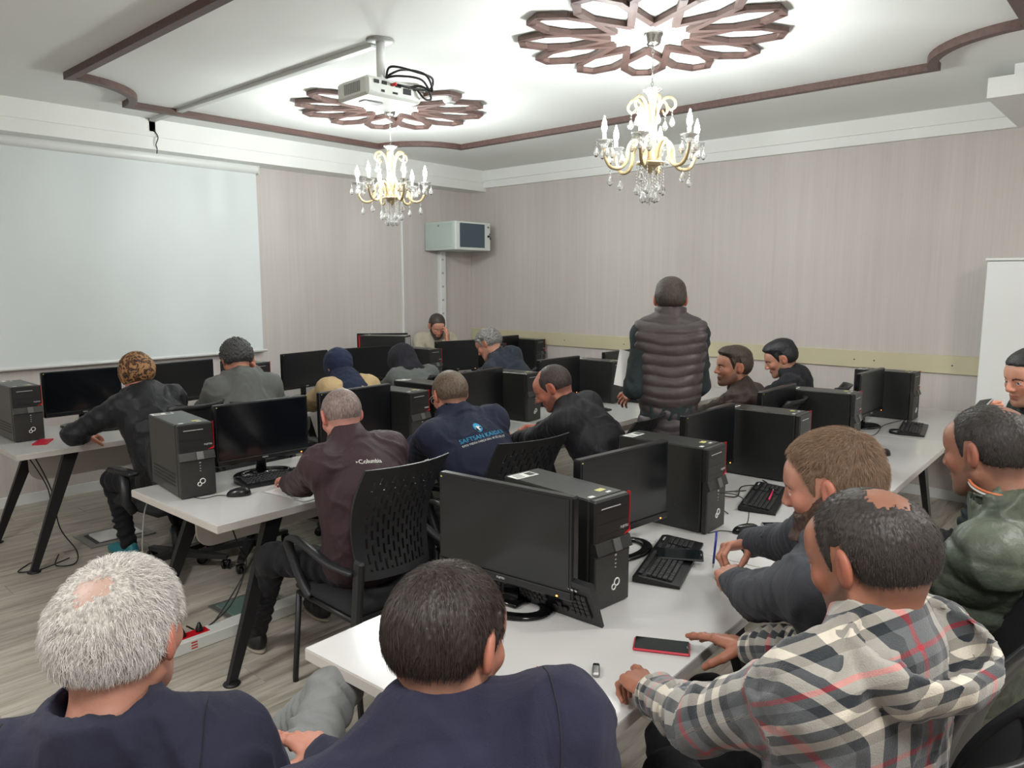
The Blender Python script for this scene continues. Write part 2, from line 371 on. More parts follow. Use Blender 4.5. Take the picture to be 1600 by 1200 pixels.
# chandeliers
def chandelier(cx, cy, label, rz):
    t = empty('chandelier', (cx, cy, CZ), rz, label, 'chandelier', 'crystal candle chandeliers')
    def part(n, mb, m, par=None, sm=True): return mb.build(n, m, par or t, sm)
    part('canopy', MB().lathe([(0.055, 0), (0.058, -0.008), (0.045, -0.02), (0.04, -0.05), (0.032, -0.06), (0.008, -0.066)], 20), W['chrome'])
    mb = MB(); z = -0.066
    for k in range(11):
        a = (k % 2) * PI / 2; pts = [(0.006 * math.cos(u) * math.cos(a), 0.006 * math.cos(u) * math.sin(a), z - 0.011 + 0.012 * math.sin(u)) for u in [2 * PI * i / 8 for i in range(9)]]
        mb.tube(pts, 0.0018, 5); z -= 0.0205
    part('chain', mb, W['chrome'])
    part('top_cup', MB().lathe([(0.006, -0.285), (0.052, -0.287), (0.055, -0.293), (0.03, -0.312), (0.018, -0.345), (0.014, -0.36)], 18), W['crystal'])
    part('column', MB().lathe([(0.012, -0.35), (0.018, -0.37), (0.012, -0.40), (0.02, -0.43), (0.014, -0.47), (0.03, -0.50), (0.038, -0.53), (0.03, -0.56), (0.018, -0.585), (0.036, -0.61), (0.05, -0.64), (0.055, -0.665), (0.045, -0.69), (0.02, -0.715), (0.01, -0.73)], 18), W['cream'])
    part('hub_ring', MB().lathe([(0.05, -0.668), (0.075, -0.672), (0.077, -0.68), (0.05, -0.69)], 20), W['gold'])
    part('finial', MB().lathe([(0.003, -0.73), (0.004, -0.80), (0.013, -0.815), (0.017, -0.83), (0.012, -0.848), (0.003, -0.87), (0.002, -0.90)], 10), W['crystal'])
    arm = spline([(0.04, 0, -0.66), (0.06, 0, -0.585), (0.095, 0, -0.56), (0.125, 0, -0.60), (0.135, 0, -0.665), (0.17, 0, -0.705), (0.225, 0, -0.70), (0.255, 0, -0.65), (0.262, 0, -0.60)], 5)
    rr = [0.0125 - 0.0035 * i / (len(arm) - 1) for i in range(len(arm))]
    A0 = MB().tube(arm, rr, 8).build('arm', W['cream'], t, True)
    sc = spline([(0.02, 0, -0.52), (0.03, 0, -0.42), (0.055, 0, -0.355), (0.09, 0, -0.335), (0.122, 0, -0.352), (0.128, 0, -0.385), (0.105, 0, -0.402), (0.085, 0, -0.385)], 5)
    S0 = MB().tube(sc, [0.0105 - 0.004 * i / (len(sc) - 1) for i in range(len(sc))], 8).build('upper_scroll', W['cream'], t, True)
    X = tr(0.262, 0, 0)
    C0 = MB().lathe([(0.012, -0.605), (0.018, -0.598), (0.030, -0.575), (0.046, -0.566), (0.048, -0.561), (0.028, -0.566), (0.014, -0.575)], 16, X).build('drip_cup', W['crystal'], t, True)
    K0 = MB().lathe([(0.0105, -0.575), (0.0105, -0.525), (0.006, -0.522)], 10, X).build('candle', W['white'], t, True)
    B0 = MB().lathe([(0.006, -0.523), (0.0135, -0.505), (0.0150, -0.492), (0.0115, -0.470), (0.005, -0.450), (0.0015, -0.435)], 10, X).build('bulb', W['bulb'], t, True)
    def drop(L, n, big):
        mb = MB(); z = 0
        for k in range(n):
            mb.lathe([(0.0005, z), (0.0055, z - 0.007), (0.0005, z - 0.014)], 6); z -= 0.0155
        mb.lathe([(0.001, z), (0.006 * big, z - 0.010), (0.013 * big, z - 0.028 * big), (0.009 * big, z - 0.038 * big), (0.001, z - 0.044 * big)], 8); return mb
    D0 = drop(0, 2, 1.3).build('crystal_drop', W['crystal'], t)
    E0 = drop(0, 7, 1.4).build('crystal_string', W['crystal'], t)
    D0.location = (0.225, 0, -0.715); E0.location = (0.075, 0, -0.68)
    used = {}
    for k in range(6):
        a = k * PI / 3
        for base in (A0, S0, C0, K0, B0):
            o = base if k == 0 else base.copy()
            if k: COL.objects.link(o)
            o.parent = t; o.rotation_euler = (0, 0, a + (PI / 6 if base is S0 else 0))
        for (base, r, z, da) in ((D0, 0.225, -0.715, 0), (E0, 0.075, -0.68, 0), (D0, 0.112, -0.405, PI / 6), (E0, 0.04, -0.70, PI / 6), (D0, 0.262 + 0.045, -0.565, 0.02), (D0, 0.262, -0.568, 0.17), (D0, 0.262, -0.568, -0.17), (D0, 0.215, -0.568, 0)):
            key = id(base)
            if key not in used: o = base; used[key] = 1
            else: o = base.copy(); COL.objects.link(o)
            o.parent = t; o.location = (r * math.cos(a + da), r * math.sin(a + da), z)
            if base is E0 and r < 0.06: o.scale = (1, 1, 1.12)
    return t
chandelier(3.65, 2.25, 'crystal candle chandelier with cream arms, the larger looking one hanging on the right', 0.35)
chandelier(3.80, 4.66, 'crystal candle chandelier with cream arms hanging left of it, behind the projector', 0.20)

# unseen flat fill lamps added on the ceiling to brighten the room
for (x, y) in ((0.2, -0.4), (3.2, -1.0), (-0.6, 2.6)):
    L = empty('added_fill_lamp', (x, y, CZ - 0.05), 0, 'added flat square fill lamp ' + {0.2: 'right above and behind the camera', 3.2: 'behind the camera toward the cabinet', -0.6: 'over the left part of the room'}[x], 'lamp', 'added flat fill lamps')
    MB().box((0, 0, 0.02), (0.62, 0.62, 0.05), b=0.008).build('housing', W['white'], L)
    ld = bpy.data.lights.new('fill_light', 'AREA'); ld.shape = 'SQUARE'; ld.size = 0.56; ld.energy = PANEL; ld.color = (1.0, 0.99, 0.97)
    lo = bpy.data.objects.new('fill_light', ld); COL.objects.link(lo); lo.parent = L; lo.location = (0, 0, -0.012)

# smoke detector, ceiling conduit, projector
sd = empty('smoke_detector', (3.90, 4.10, CZ), 0, 'small round white detector on the ceiling inside the left rosette', 'detector')
MB().lathe([(0.05, 0), (0.052, -0.012), (0.044, -0.03), (0.03, -0.038), (0.028, -0.05), (0.01, -0.055)], 20).build('detector_body', W['white'], sd, True)
MB().lathe([(0.03, -0.0385), (0.031, -0.044), (0.029, -0.046)], 16).build('sensor_ring', W['gcable'], sd, True)
cdn = MB().box((2.755, 4.96, CZ - 0.012), (0.05, 2.92, 0.024), b=0.004).box((2.755, 6.435, CZ - 0.05), (0.05, 0.02, 0.1)).build('cable_trunking', W['gcable'])
cdn.data.materials[0] = mat('trunking_grey', hx(205, 208, 205), 0.5); tag(cdn, 'long white cable trunking on the ceiling running from the projector to the screen wall', 'trunking')
o = MB().tube(spline([(2.76, 6.425, 2.99), (2.79, 6.41, 2.93), (2.775, 6.42, 2.87), (2.79, 6.44, 2.84), (2.79, 6.45, 2.80)]), 0.004, 6).build('cable', W['cable'], None, True); tag(o, 'short black cable hanging from the white cornice above the screen', 'cable')
pj = empty('projector', (2.74, 3.43, CZ), R_(-4), 'white ceiling projector with cables hanging on a short white pole', 'projector')
MB().lathe([(0.075, 0), (0.078, -0.006), (0.07, -0.012), (0.02, -0.014)], 24).build('ceiling_plate', W['gcable'], pj, True)
MB().lathe([(0.024, -0.01), (0.024, -0.22)], 16).build('pole', W['white'], pj, True)
body = MB(); body.box((0, 0.02, -0.285), (0.36, 0.30, 0.10), b=0.014); pb = body.build('body', W['offwhite'], pj)
mb = MB()
for k in range(9): mb.box((-0.1815, -0.06 + k * 0.018, -0.283), (0.003, 0.010, 0.055))
mb.build('side_vent', W['gcable'], pj)
mb = MB()
for k, (x, z, w_, h_) in enumerate(((-0.12, -0.262, .03, .018), (-0.07, -0.262, .03, .018), (-0.02, -0.265, .018, .012), (0.02, -0.262, .035, .02), (0.08, -0.285, .05, .03), (-0.08, -0.305, .02, .012), (0.0, -0.305, .03, .01), (0.13, -0.262, .02, .018))): mb.box((x, -0.132, z), (w_, 0.006, h_))
mb.build('rear_ports', W['black'], pj)
MB().box((0.0, -0.133, -0.315), (0.3, 0.002, 0.006)).build('port_strip', W['label_white'], pj)
MB().box((-0.05, 0.03, -0.3365), (0.12, 0.06, 0.003)).build('rating_label', W['gcable'], pj)
MB().lathe([(0.034, 0), (0.034, 0.03), (0.03, 0.032)], 20, tr(0.09, 0.168, -0.285) @ rot('X', -PI / 2)).build('lens', W['glass_dark'], pj, True)
for nm, pts, m in (('power_cable', [(0.03, 0, -0.19), (0.06, -0.12, -0.17), (0.14, -0.22, -0.20), (0.20, -0.20, -0.27), (0.14, -0.17, -0.25), (0.08, -0.14, -0.265)], W['cable']),
                   ('video_cable', [(0.02, -0.02, -0.2), (0.0, -0.1, -0.16), (0.10, -0.20, -0.19), (0.22, -0.18, -0.20), (0.2, -0.16, -0.26), (0.02, -0.14, -0.26)], W['cable']),
                   ('signal_cable', [(0.02, -0.02, -0.2), (0.05, -0.1, -0.2), (0.17, -0.15, -0.21), (0.24, -0.14, -0.29), (0.18, -0.16, -0.31), (0.14, -0.14, -0.262)], W['cable'])):
    MB().tube(spline(pts, 7), 0.0065, 7).build(nm, m, pj, True)
MB().lathe([(0.009, 0), (0.009, 0.03)], 8, tr(-0.02, -0.135, -0.265) @ rot('X', PI / 2)).build('red_plug', W['red'], pj, True)

# projection screen
ps = empty('projection_screen', (2.30, YA - 0.06, 2.80), 0, 'large white pull-down projection screen on the left wall', 'projection screen')
MB().lathe([(0.038, -1.62), (0.042, -1.615), (0.042, 1.49), (0.038, 1.50)], 20, rot('Y', PI / 2)).build('roller_case', W['white'], ps, True)
for s in (-1.62, 1.50): MB().box((s, 0.0, 0), (0.02, 0.095, 0.1), b=0.01).build('end_cap', W['offwhite'], ps)
nx, nz = 60, 30; V = []; F = []
for j in range(nz + 1):
    for i in range(nx + 1):
        x = -1.60 + 3.09 * i / nx; z = -0.03 - 1.68 * j / nz; u = (x + 1.6) / 3.1; v = j / nz
        y = 0.006 * v * (math.sin(3.2 * x + 2 * v) + 0.6 * math.sin(7.1 * x - 3 * v)) + 0.012 * v * math.exp(-((x - 1.2 + .3 * v) / 0.12) ** 2)
        V.append((x, y, z))
for j in range(nz):
    for i in range(nx): a = j * (nx + 1) + i; F.append((a, a + nx + 1, a + nx + 2, a + 1))
obj_from('screen_fabric', V, F, W['screen_fabric'], ps, True)
MB().tube([(-1.61, 0, -1.715), (1.525, 0, -1.715)], 0.014, 10).build('bottom_bar', W['white'], ps, True)

# network rack on the screen wall
rk = empty('network_rack', (5.94, YA, 2.11), 0, 'pale green grey network rack cabinet mounted high in the room corner', 'rack cabinet')
MB().box((0.29, -0.26, 0.16), (0.56, 0.50, 0.32), b=0.004).build('body', mat('rack_paint', hx(196, 208, 202), 0.45), rk)
MB().box((0.012 - 0.006, -0.25, 0.165), (0.006, 0.44, 0.27), b=0.002).build('side_panel', mat('rack_side', hx(186, 200, 195), 0.45), rk)
MB().box((0.0, -0.25, 0.275), (0.004, 0.02, 0.02)).build('side_lock', W['aluminium'], rk)
MB().box((0.29, -0.522, 0.16), (0.56, 0.024, 0.32), b=0.004).build('door', W['offwhite'], rk)
MB().box((0.27, -0.536, 0.165), (0.40, 0.006, 0.27)).build('door_glass', W['rackdoor'], rk)
MB().box((0.17, -0.541, 0.10), (0.005, 0.004, 0.14)).build('inner_light_strip', W['white'], rk) if False else None
MB().lathe([(0.012, 0), (0.012, 0.012)], 12, tr(0.53, -0.534, 0.27) @ rot('X', PI / 2)).build('lock', W['aluminium'], rk)
mb = MB(); mb.lathe([(0.012, 0), (0.014, 0.015), (0.009, 0.025)], 10, tr(0.53, -0.534, 0.165) @ rot('X', PI / 2)); mb.box((0.54, -0.565, 0.14), (0.02, 0.008, 0.03), b=0.003); mb.box((0.53, -0.563, 0.19), (0.015, 0.006, 0.015), b=0.002); mb.build('keys', W['black'], rk)
dk = empty('cable_duct', (6.19, YA, 0), 0, 'wide white slotted cable duct running down the wall below the rack', 'cable duct')
MB().box((0, -0.03, 1.06), (0.085, 0.06, 2.10), b=0.004).build('duct_cover', W['white'], dk)
mb = MB()
for k in range(12):
    for dx in (-0.012, 0.0, 0.012): mb.box((dx - 0.01, -0.061, 0.25 + k * 0.16), (0.006, 0.002, 0.022))
mb.build('duct_print', W['gcable'], dk)
o = MB().box((5.60, YA - 0.012, 1.45), (0.018, 0.024, 2.78), b=0.003).build('wall_conduit', W['white']); tag(o, 'thin white vertical conduit on the screen wall left of the rack', 'conduit')

# tall white cabinet at the right
wc = empty('tall_cabinet', (6.52, 0.62, 0), 0, 'tall plain white cabinet standing at the far right by the desks', 'cabinet')
MB().box((0.0, 0, 0.95), (0.36, 0.92, 1.90), b=0.003).build('carcass', W['offwhite'], wc)
MB().box((-0.19, 0.23, 0.96), (0.02, 0.45, 1.86), b=0.003).build('door', W['white'], wc); MB().box((-0.19, -0.23, 0.96), (0.02, 0.45, 1.86), b=0.003).build('door', W['white'], wc)
MB().box((-0.01, 0, 1.908), (0.39, 0.935, 0.018), b=0.002).build('top_board', W['white'], wc)
MB().box((-0.205, -0.03, 1.0), (0.012, 0.012, 0.14), b=0.004).build('handle', W['aluminium'], wc)
# ---------------------------------------------------------------- desks
DT = 0.74
def desk(x, y, L, D, rz, label, legs=(1, 1), group=None, panel=True):
    """corner (x, y) is the near left corner of the top; L along +X, D along +Y"""
    t = empty('desk', (x, y, 0), rz, label, 'desk', group)
    MB().box((L / 2, D / 2, DT - 0.002), (L - 0.006, D, 0.004), b=0.0015).build('desk_top_surface', W['desk'], t)
    MB().box((L / 2, D / 2, DT - 0.0195), (L - 0.004, D, 0.031), b=0.001).build('top_board', W['edge'], t)
    for e, on in ((0, legs[0]), (1, legs[1])):
        if not on: continue
        sx = 0.05 if e == 0 else L - 0.05; dx = 0.27 if e == 0 else -0.27
        for yy, dy in ((0.04, 0.05), (D - 0.04, -0.05)):
            mb = MB(); a = Vector((sx + dx, yy + dy, DT - 0.035)); b = Vector((sx, yy, 0.012)); d = (b - a)
            n = Vector((1, 0, 0)); P = []
            for p, wd, dp in ((a, 0.042, 0.02), (b, 0.021, 0.012)):
                P += [(p.x - wd, p.y - dp, p.z), (p.x + wd, p.y - dp, p.z), (p.x + wd, p.y + dp, p.z), (p.x - wd, p.y + dp, p.z)]
            mb.add(P, [(0, 1, 2, 3), (7, 6, 5, 4), (0, 4, 5, 1), (1, 5, 6, 2), (2, 6, 7, 3), (3, 7, 4, 0)])
            lg = mb.build('leg', W['blackmetal'], t)
            MB().lathe([(0.036, 0.0), (0.038, 0.006), (0.03, 0.012), (0.012, 0.016)], 18, tr(sx, yy, 0)).build('foot', W['black'], lg, True)
    MB().box((L / 2, D * 0.5, DT - 0.052), (L - 0.5, 0.04, 0.03)).build('cross_beam', W['blackmetal'], t)
    if panel:
        poly = []; w2 = L - 0.5; h = 0.27
        for (cx, cz, a0) in ((w2 / 2 - 0.08, -h + 0.08, -90), (w2 / 2, 0, None), (-w2 / 2, 0, None), (-w2 / 2 + 0.08, -h + 0.08, 180)):
            if a0 is None: poly.append((cx, cz)); continue
            for k in range(6): u = R_(a0 + 90 * k / 5); poly.append((cx + 0.08 * math.cos(u), cz + 0.08 * math.sin(u)))
        MB().prism(poly, -0.008, 0.008, tr(L / 2, D - 0.13, DT - 0.07) @ rot('X', PI / 2)).build('modesty_panel', W['edge'], t)
    return t
def row_pt(x0, y0, rz, s, d=0.0): return (x0 + math.cos(rz) * s - math.sin(rz) * d, y0 + math.sin(rz) * s + math.cos(rz) * d)
ordn = ['first', 'second', 'third', 'fourth']
r1 = R_(2.0); r2 = R_(1.0); r3 = 0.0
for k, (s0, L) in enumerate(((0, 1.39), (1.39, 1.39), (2.78, 1.39), (4.17, 1.39))):
    x, y = row_pt(1.10, 0.875, r1, s0)
    desk(x, y, L, 0.86, r1, ['white gloss desk at the near end, before the man in the blazer', 'white gloss desk of the front row in front of the man holding a blue pen', 'white gloss desk of the front row, the third from the near end', 'white gloss desk of the front row touching the far wall by the tall cabinet'][k], (k == 0, 1), 'desks of the front row')
for k, (s0, L) in enumerate(((0, 1.30), (1.30, 1.30), (2.60, 1.30), (3.90, 1.30))):
    x, y = row_pt(1.41, 2.915, r2, s0)
    desk(x, y, L, 0.84, r2, ['white desk with free near corner, before the man in the maroon jacket', 'white desk of the middle row before the man with lettering on his back', 'white desk of the middle row before the bald man in black', 'white desk of the middle row at the far wall, before the two turned young men'][k], (k == 0, 1), 'desks of the middle row')
for k, (s0, L) in enumerate(((0, 1.35), (1.35, 1.35), (2.70, 1.35), (4.05, 1.35))):
    desk(1.24 + s0, 5.01, L, 0.86, 0, ['white desk of the back row at the far left with a red phone on it', 'white desk of the back row before the man in a grey hoodie', 'white desk of the back row before the hooded figure', 'white desk of the back row at the far wall'][k], (k == 0, 1), 'desks of the back row')
desk(4.35, 5.95, 1.3, 0.68, 0, 'white teacher desk standing behind the back row by the screen wall', (1, 1))

# ---------------------------------------------------------------- computer towers
TW, TD, THT = 0.165, 0.42, 0.352
def make_tower():
    t = empty('computer_tower', (0, 0, 0))
    MB().box((0, 0.012, THT / 2 + 0.002), (TW, TD - 0.03, THT - 0.004), b=0.005).build('case', W['case'], t)
    f = -TD / 2
    MB().box((0, f + 0.014, THT * 0.80), (TW, 0.028, THT * 0.40), b=0.006).build('upper_front', W['front'], t)
    mb = MB()
    for z in (0.315, 0.275, 0.238): mb.box((0, f - 0.0002, z), (TW - 0.012, 0.001, 0.0016))
    mb.build('drive_seams', W['black'], t)
    MB().box((-0.01, f - 0.0008, 0.322), (0.09, 0.002, 0.0035), b=0.0005).build('drive_slot', W['silver'], t)
    bd = MB(); pr = [(f - 0.001, 0.218), (f - 0.014, 0.182), (f - 0.002, 0.178), (f + 0.02, 0.178), (f + 0.02, 0.218)]
    bd.prism(pr, -TW / 2, TW / 2, Matrix(((0, 0, 1, 0), (1, 0, 0, 0), (0, 1, 0, 0), (0, 0, 0, 1)))); bd.build('honeycomb_band', W['mesh_front'], t)
    MB().box((0, f + 0.010, 0.092), (TW, 0.026, 0.178), b=0.004).build('lower_front', W['mesh_front'], t)
    MB().box((0.012, f - 0.010, 0.200), (0.032, 0.006, 0.038), b=0.001, rx=-0.34).build('status_plate', W['silver'], t).data.materials[0] = mat('plate_grey', hx(92, 92, 92), 0.3)
    mb = MB()
    for z in (0.165, 0.150, 0.137, 0.125): mb.box((0.012, f - 0.004, z), (0.008 if z > .16 else 0.006, 0.002, 0.006 if z > .16 else 0.003))
    mb.box((0.012, f - 0.0035, 0.145), (0.014, 0.001, 0.06)) if False else None
    mb.build('port_strip', W['silver'], t)
    lg = MB(); M0 = tr(0.012, f - 0.0036, 0.068) @ rot('Y', R_(-42)) @ rot('X', PI / 2)
    for cx, r in ((-0.0092, 0.0088), (0.0105, 0.0118)):
        pts = [(cx + r * math.cos(u), r * math.sin(u), 0) for u in [2 * PI * i / 16 for i in range(17)]]; lg.tube(pts, 0.0024, 6, M0)
    lg.build('round_logo', W['label_white'], t)
    MB().prism([(0, 0), (0.030, 0.004), (0.030, 0.020), (0.026, 0.012)], 0, 0.002, tr(TW / 2 - 0.030, f - 0.0005, 0.222) @ rot('X', PI / 2)).build('red_accent', W['red'], t)
    MB().box((TW / 2 + 0.0006, f + 0.006, 0.29), (0.0014, 0.010, 0.13)).build('red_edge', W['red'], t)
    text_obj('maker_name', 'FUJITSU', 0.011, W['text_light'], t, (0.055, f - 0.0012, 0.248), (PI / 2, 0, 0))
    mb = MB()
    for j in range(4):
        for i in range(22): mb.box((-TW / 2 - 0.0003, -0.14 + i * 0.0145, 0.055 + j * 0.018), (0.001, 0.008, 0.009))
        for i in range(22): mb.box((TW / 2 + 0.0003, -0.14 + i * 0.0145, 0.055 + j * 0.018), (0.001, 0.008, 0.009))
    q = mb.build('side_vents', W['black'], t); q['kind'] = 'stuff'
    MB().box((-0.03, 0.165, THT + 0.0004), (0.10, 0.05, 0.0008)).build('top_label', W['label_white'], t)
    mb = MB()
    for j in range(4): mb.box((-0.055 + 0.002 * j, 0.150 + j * 0.010, THT + 0.001), (0.036 - 0.004 * (j % 2), 0.003, 0.0004))
    mb.box((0.0, 0.165, THT + 0.001), (0.028, 0.034, 0.0004)); mb.build('label_print', W['text_dark'], t)
    MB().box((0.03, -0.13, THT + 0.0004), (0.035, 0.022, 0.0008), rz=0.1).build('yellow_label', W['label_yellow'], t)
    MB().box((0.035, -0.160, THT + 0.0004), (0.022, 0.010, 0.0008), rz=0.1).build('small_label', W['label_white'], t)
    MB().box((-0.05, -0.165, THT + 0.0004), (0.022, 0.014, 0.0008)).build('price_label', W['label_white'], t)
    bk = MB()
    bk.box((0, TD / 2 - 0.002, 0.31), (0.12, 0.004, 0.06)); bk.box((-0.03, TD / 2 - 0.002, 0.19), (0.05, 0.004, 0.14))
    for k in range(5): bk.box((0.04, TD / 2 - 0.002, 0.05 + k * 0.022), (0.05, 0.004, 0.012))
    bk.build('rear_ports', W['silver'], t)
    return t
T0 = make_tower(); T0['_used'] = 0
def tower(flx, fly, yaw, label, group, z=DT):
    a = R_(yaw); o = T0 if not T0['_used'] else copy_tree(T0)
    T0['_used'] = 1
    cx = flx + math.cos(a) * TW / 2 - math.sin(a) * TD / 2; cy = fly + math.sin(a) * TW / 2 + math.cos(a) * TD / 2
    o.location = (cx, cy, z + 0.001); o.rotation_euler = (0, 0, a); tag(o, label, 'computer tower', group)
    return o
g1, g2, g3 = 'computer towers on the front row of desks', 'computer towers on the middle row of desks', 'computer towers on the back row of desks'
tower(1.785, 1.262, -6, 'black tower with grey top directly behind the nearest turned monitor', g1)
tower(2.665, 1.345, 1, 'black tower on the front row just behind the hand holding a pen', g1)
tower(3.66, 1.36, 2, 'black tower on the front row behind the keyboard with the pink pen', g1)
tower(4.57, 1.385, 4, 'black tower of the front row, next before the one by the coiled cable', g1)
tower(5.93, 1.40, 0, 'black tower at the far end of the front row beside the coiled cable', g1)
tower(1.480, 3.395, -6, 'black tower with red edge at the near corner of the middle row', g2)
tower(2.865, 3.375, 6, 'black tower on the middle row left of the man with lettered back', g2)
tower(3.19, 3.50, 2, 'black tower with pale top mostly hidden by the lettered man head', g2)
tower(4.03, 3.46, 5, 'black tower on the middle row in front of the bald man face', g2)
tower(5.12, 3.46, 0, 'black tower on the middle row beside the sheet held by the standing man', g2)
tower(1.345, 5.41, 0, 'black tower at the far left on the back row beside the red phone', g3)
tower(3.08, 5.56, 12, 'black tower on the back row right of the grey hoodie man', g3)
tower(4.86, 5.42, 4, 'black tower with pale top on the back row behind the hooded figure', g3)
tower(5.77, 5.42, -8, 'black tower on the back row left of the grey haired man', g3)
tower(6.50, 5.44, 4, 'black tower at the corner of the room right of the grey haired man', g3)
tt = tower(4.66, 6.13, -150, 'larger black tower on the teacher desk with its cables toward the wall', 'towers on the teacher desk'); tt.scale = (1.15, 1.15, 1.36); tt['group'] = ''
del tt['group']; del T0['_used']

# ---------------------------------------------------------------- monitors
MWD, MHT = 0.512, 0.315
def make_monitor(lcd, stand):
    t = empty('monitor', (0, 0, 0)); z0 = 0.083
    MB().box((0, 0.016, z0 + MHT / 2), (MWD, 0.034, MHT), b=0.005).build('housing', W['bezel'], t)
    MB().box((0, 0.048, z0 + MHT / 2), (MWD * .62, 0.04, MHT * .62), b=0.018).build('back_cover', W['black'], t)
    MB().box((0, -0.0012, z0 + 0.014 + MHT / 2), (MWD - 0.026, 0.003, MHT - 0.042), b=0.0005).build('screen', lcd, t)
    MB().box((0, -0.004, z0 + 0.017), (MWD - 0.01, 0.006, 0.024), b=0.002).build('lower_bezel', W['bezel'], t)
    MB().box((MWD / 2 - 0.05, -0.0078, z0 + 0.012), (0.006, 0.002, 0.004), b=0.0005).build('power_light', W['led'], t)
    text_obj('maker_name', 'FUJITSU', 0.009, W['text_light'], t, (0, -0.0075, z0 + 0.018), (PI / 2, 0, 0))
    MB().box((-MWD / 2 + 0.014, -0.0025, z0 + MHT - 0.012), (0.006, 0.002, 0.004)).build('corner_sticker', W['label_yellow'], t)
    text_obj('back_maker_name', 'FUJITSU', 0.022, W['text_light'], t, (0.0, 0.0686, z0 + MHT * .66), (PI / 2, 0, PI))
    MB().box((0, 0.05, 0.065), (0.055, 0.022, 0.12), b=0.006).build('stand_neck', W['glossblack'], t)
    mb = MB()
    if stand == 'ring':
        P = [(0.135 * math.cos(u), 0.03 + 0.085 * math.sin(u), 0.008) for u in [2 * PI * i / 32 for i in range(33)]]; mb.tube(P, 0.022, 8, caps=False, flat=(0.36, 1.0)); mb.box((0, 0.055, 0.009), (0.09, 0.09, 0.014), b=0.005)
    else:
        mb.lathe([(0.11, 0.0), (0.115, 0.006), (0.10, 0.013), (0.02, 0.017)], 28, tr(0, 0.03, 0) @ Matrix.Diagonal((1.15, 0.85, 1, 1)))
    mb.build('stand_base', W['glossblack'], t, True)
    return t
MA = make_monitor(W['lcd'], 'ring'); MBm = make_monitor(W['lcdm'], 'disc'); usedm = set()
def monitor(cx, cy, yaw, label, group, kind='A', z=DT, tilt=0):
    base = MA if kind == 'A' else MBm
    o = base if kind not in usedm else copy_tree(base); usedm.add(kind)
    o.location = (cx, cy, z); o.rotation_euler = (tilt, 0, R_(yaw)); tag(o, label, 'monitor', group); return o
m1, m2, m3 = 'monitors on the front row of desks', 'monitors on the middle row of desks', 'monitors on the back row of desks'
monitor(1.628, 1.50, -84, 'nearest black monitor, turned sideways with a keyboard leaning on it', m1)
monitor(2.28, 1.475, -6, 'black monitor of the front row behind the keyboard with a phone on it', m1)
monitor(3.30, 1.655, 0, 'black monitor of the front row behind the tower at the pen hand', m1, 'B')
monitor(4.26, 1.71, 1, 'black monitor of the front row below the turned young man in brown', m1, 'B')
monitor(5.50, 1.56, -1, 'black monitor of the front row standing by the coiled cable', m1, 'B')
monitor(1.985, 3.52, -4, 'black monitor on the middle row before the man in maroon', m2)
monitor(2.59, 3.53, 1, 'black monitor on the middle row behind the man in maroon head', m2, 'B')
monitor(3.70, 3.60, 6, 'black monitor on the middle row behind the lettered man head', m2, 'B')
monitor(4.74, 3.72, -2, 'black monitor on the middle row right behind the bald man', m2, 'B')
monitor(5.62, 3.72, 0, 'black monitor on the middle row behind the sheet of paper', m2, 'B')
monitor(1.86, 5.72, 0, 'black monitor showing the reflection of the woman in the leopard scarf', m3)
monitor(2.58, 5.73, 6, 'black monitor on the back row between the leopard scarf and the grey hoodie', m3, 'B')
monitor(3.65, 5.70, 8, 'black monitor on the back row left of the navy headscarf', m3, 'B')
monitor(4.33, 5.70, -4, 'black monitor on the back row right of the navy headscarf', m3, 'B')
monitor(5.42, 5.62, -16, 'dark grey monitor on the back row below the man with hand on cheek', m3, 'B')
monitor(6.24, 5.70, 2, 'black monitor on the back row in the room corner', m3, 'B')
tm = monitor(4.80, 6.08, 140, 'black monitor on the teacher desk seen from its back', m3, 'B', DT + 0.09); del tm['group']
sb = MB().box((4.80, 6.08, DT + 0.045), (0.24, 0.24, 0.088), b=0.004, rz=R_(140)).build('monitor_riser', W['black']); tag(sb, 'black riser box under the teacher monitor', 'riser')

# ---------------------------------------------------------------- keyboards, mice
def make_keyboard():
    t = empty('keyboard', (0, 0, 0)); L, D = 0.455, 0.16
    pr = [(-D / 2, 0.002), (-D / 2, 0.012), (D / 2 - 0.02, 0.026), (D / 2, 0.022), (D / 2, 0.004)]
    MB().prism(pr, -L / 2, L / 2, Matrix(((0, 0, 1, 0), (1, 0, 0, 0), (0, 1, 0, 0), (0, 0, 0, 1)))).build('tray', W['kbd'], t)
    mb = MB(); sl = math.atan(0.014 / 0.14)
    def key(x, y, w_): mb.box((x, y, 0.0155 + (y + D / 2) * 0.1), (w_ - 0.003, 0.0155, 0.008), b=0.002, rx=sl)
    rows = [0.058, 0.030, 0.012, -0.006, -0.024, -0.042]
    for r, y in enumerate(rows):
        x = -L / 2 + 0.016
        if r == 5: ws = [0.024, 0.02, 0.02, 0.1, 0.02, 0.02, 0.02, 0.024]
        elif r == 0: ws = [0.0185] * 13
        else: ws = [0.0185 + 0.004 * r] + [0.0185] * 11 + [0.032 - 0.003 * r]
        for w_ in ws: key(x + w_ / 2, y, w_); x += w_
        for c in range(3):
            if r in (0, 1, 2, 5) or (r == 4 and c == 1): key(0.072 + 0.0185 * c, y, 0.0185)
        if r > 0:
            for c in range(4): key(0.139 + 0.0185 * c, y, 0.0185)
    q = mb.build('keys', W['key'], t); q['kind'] = 'stuff'
    mb = MB()
    for k in range(3): mb.box((0.15 + 0.014 * k, 0.058, 0.031), (0.007, 0.006, 0.001), rx=sl)
    mb.build('key_lights', W['text_light'], t)
    return t
K0 = make_keyboard(); kb_used = [0]
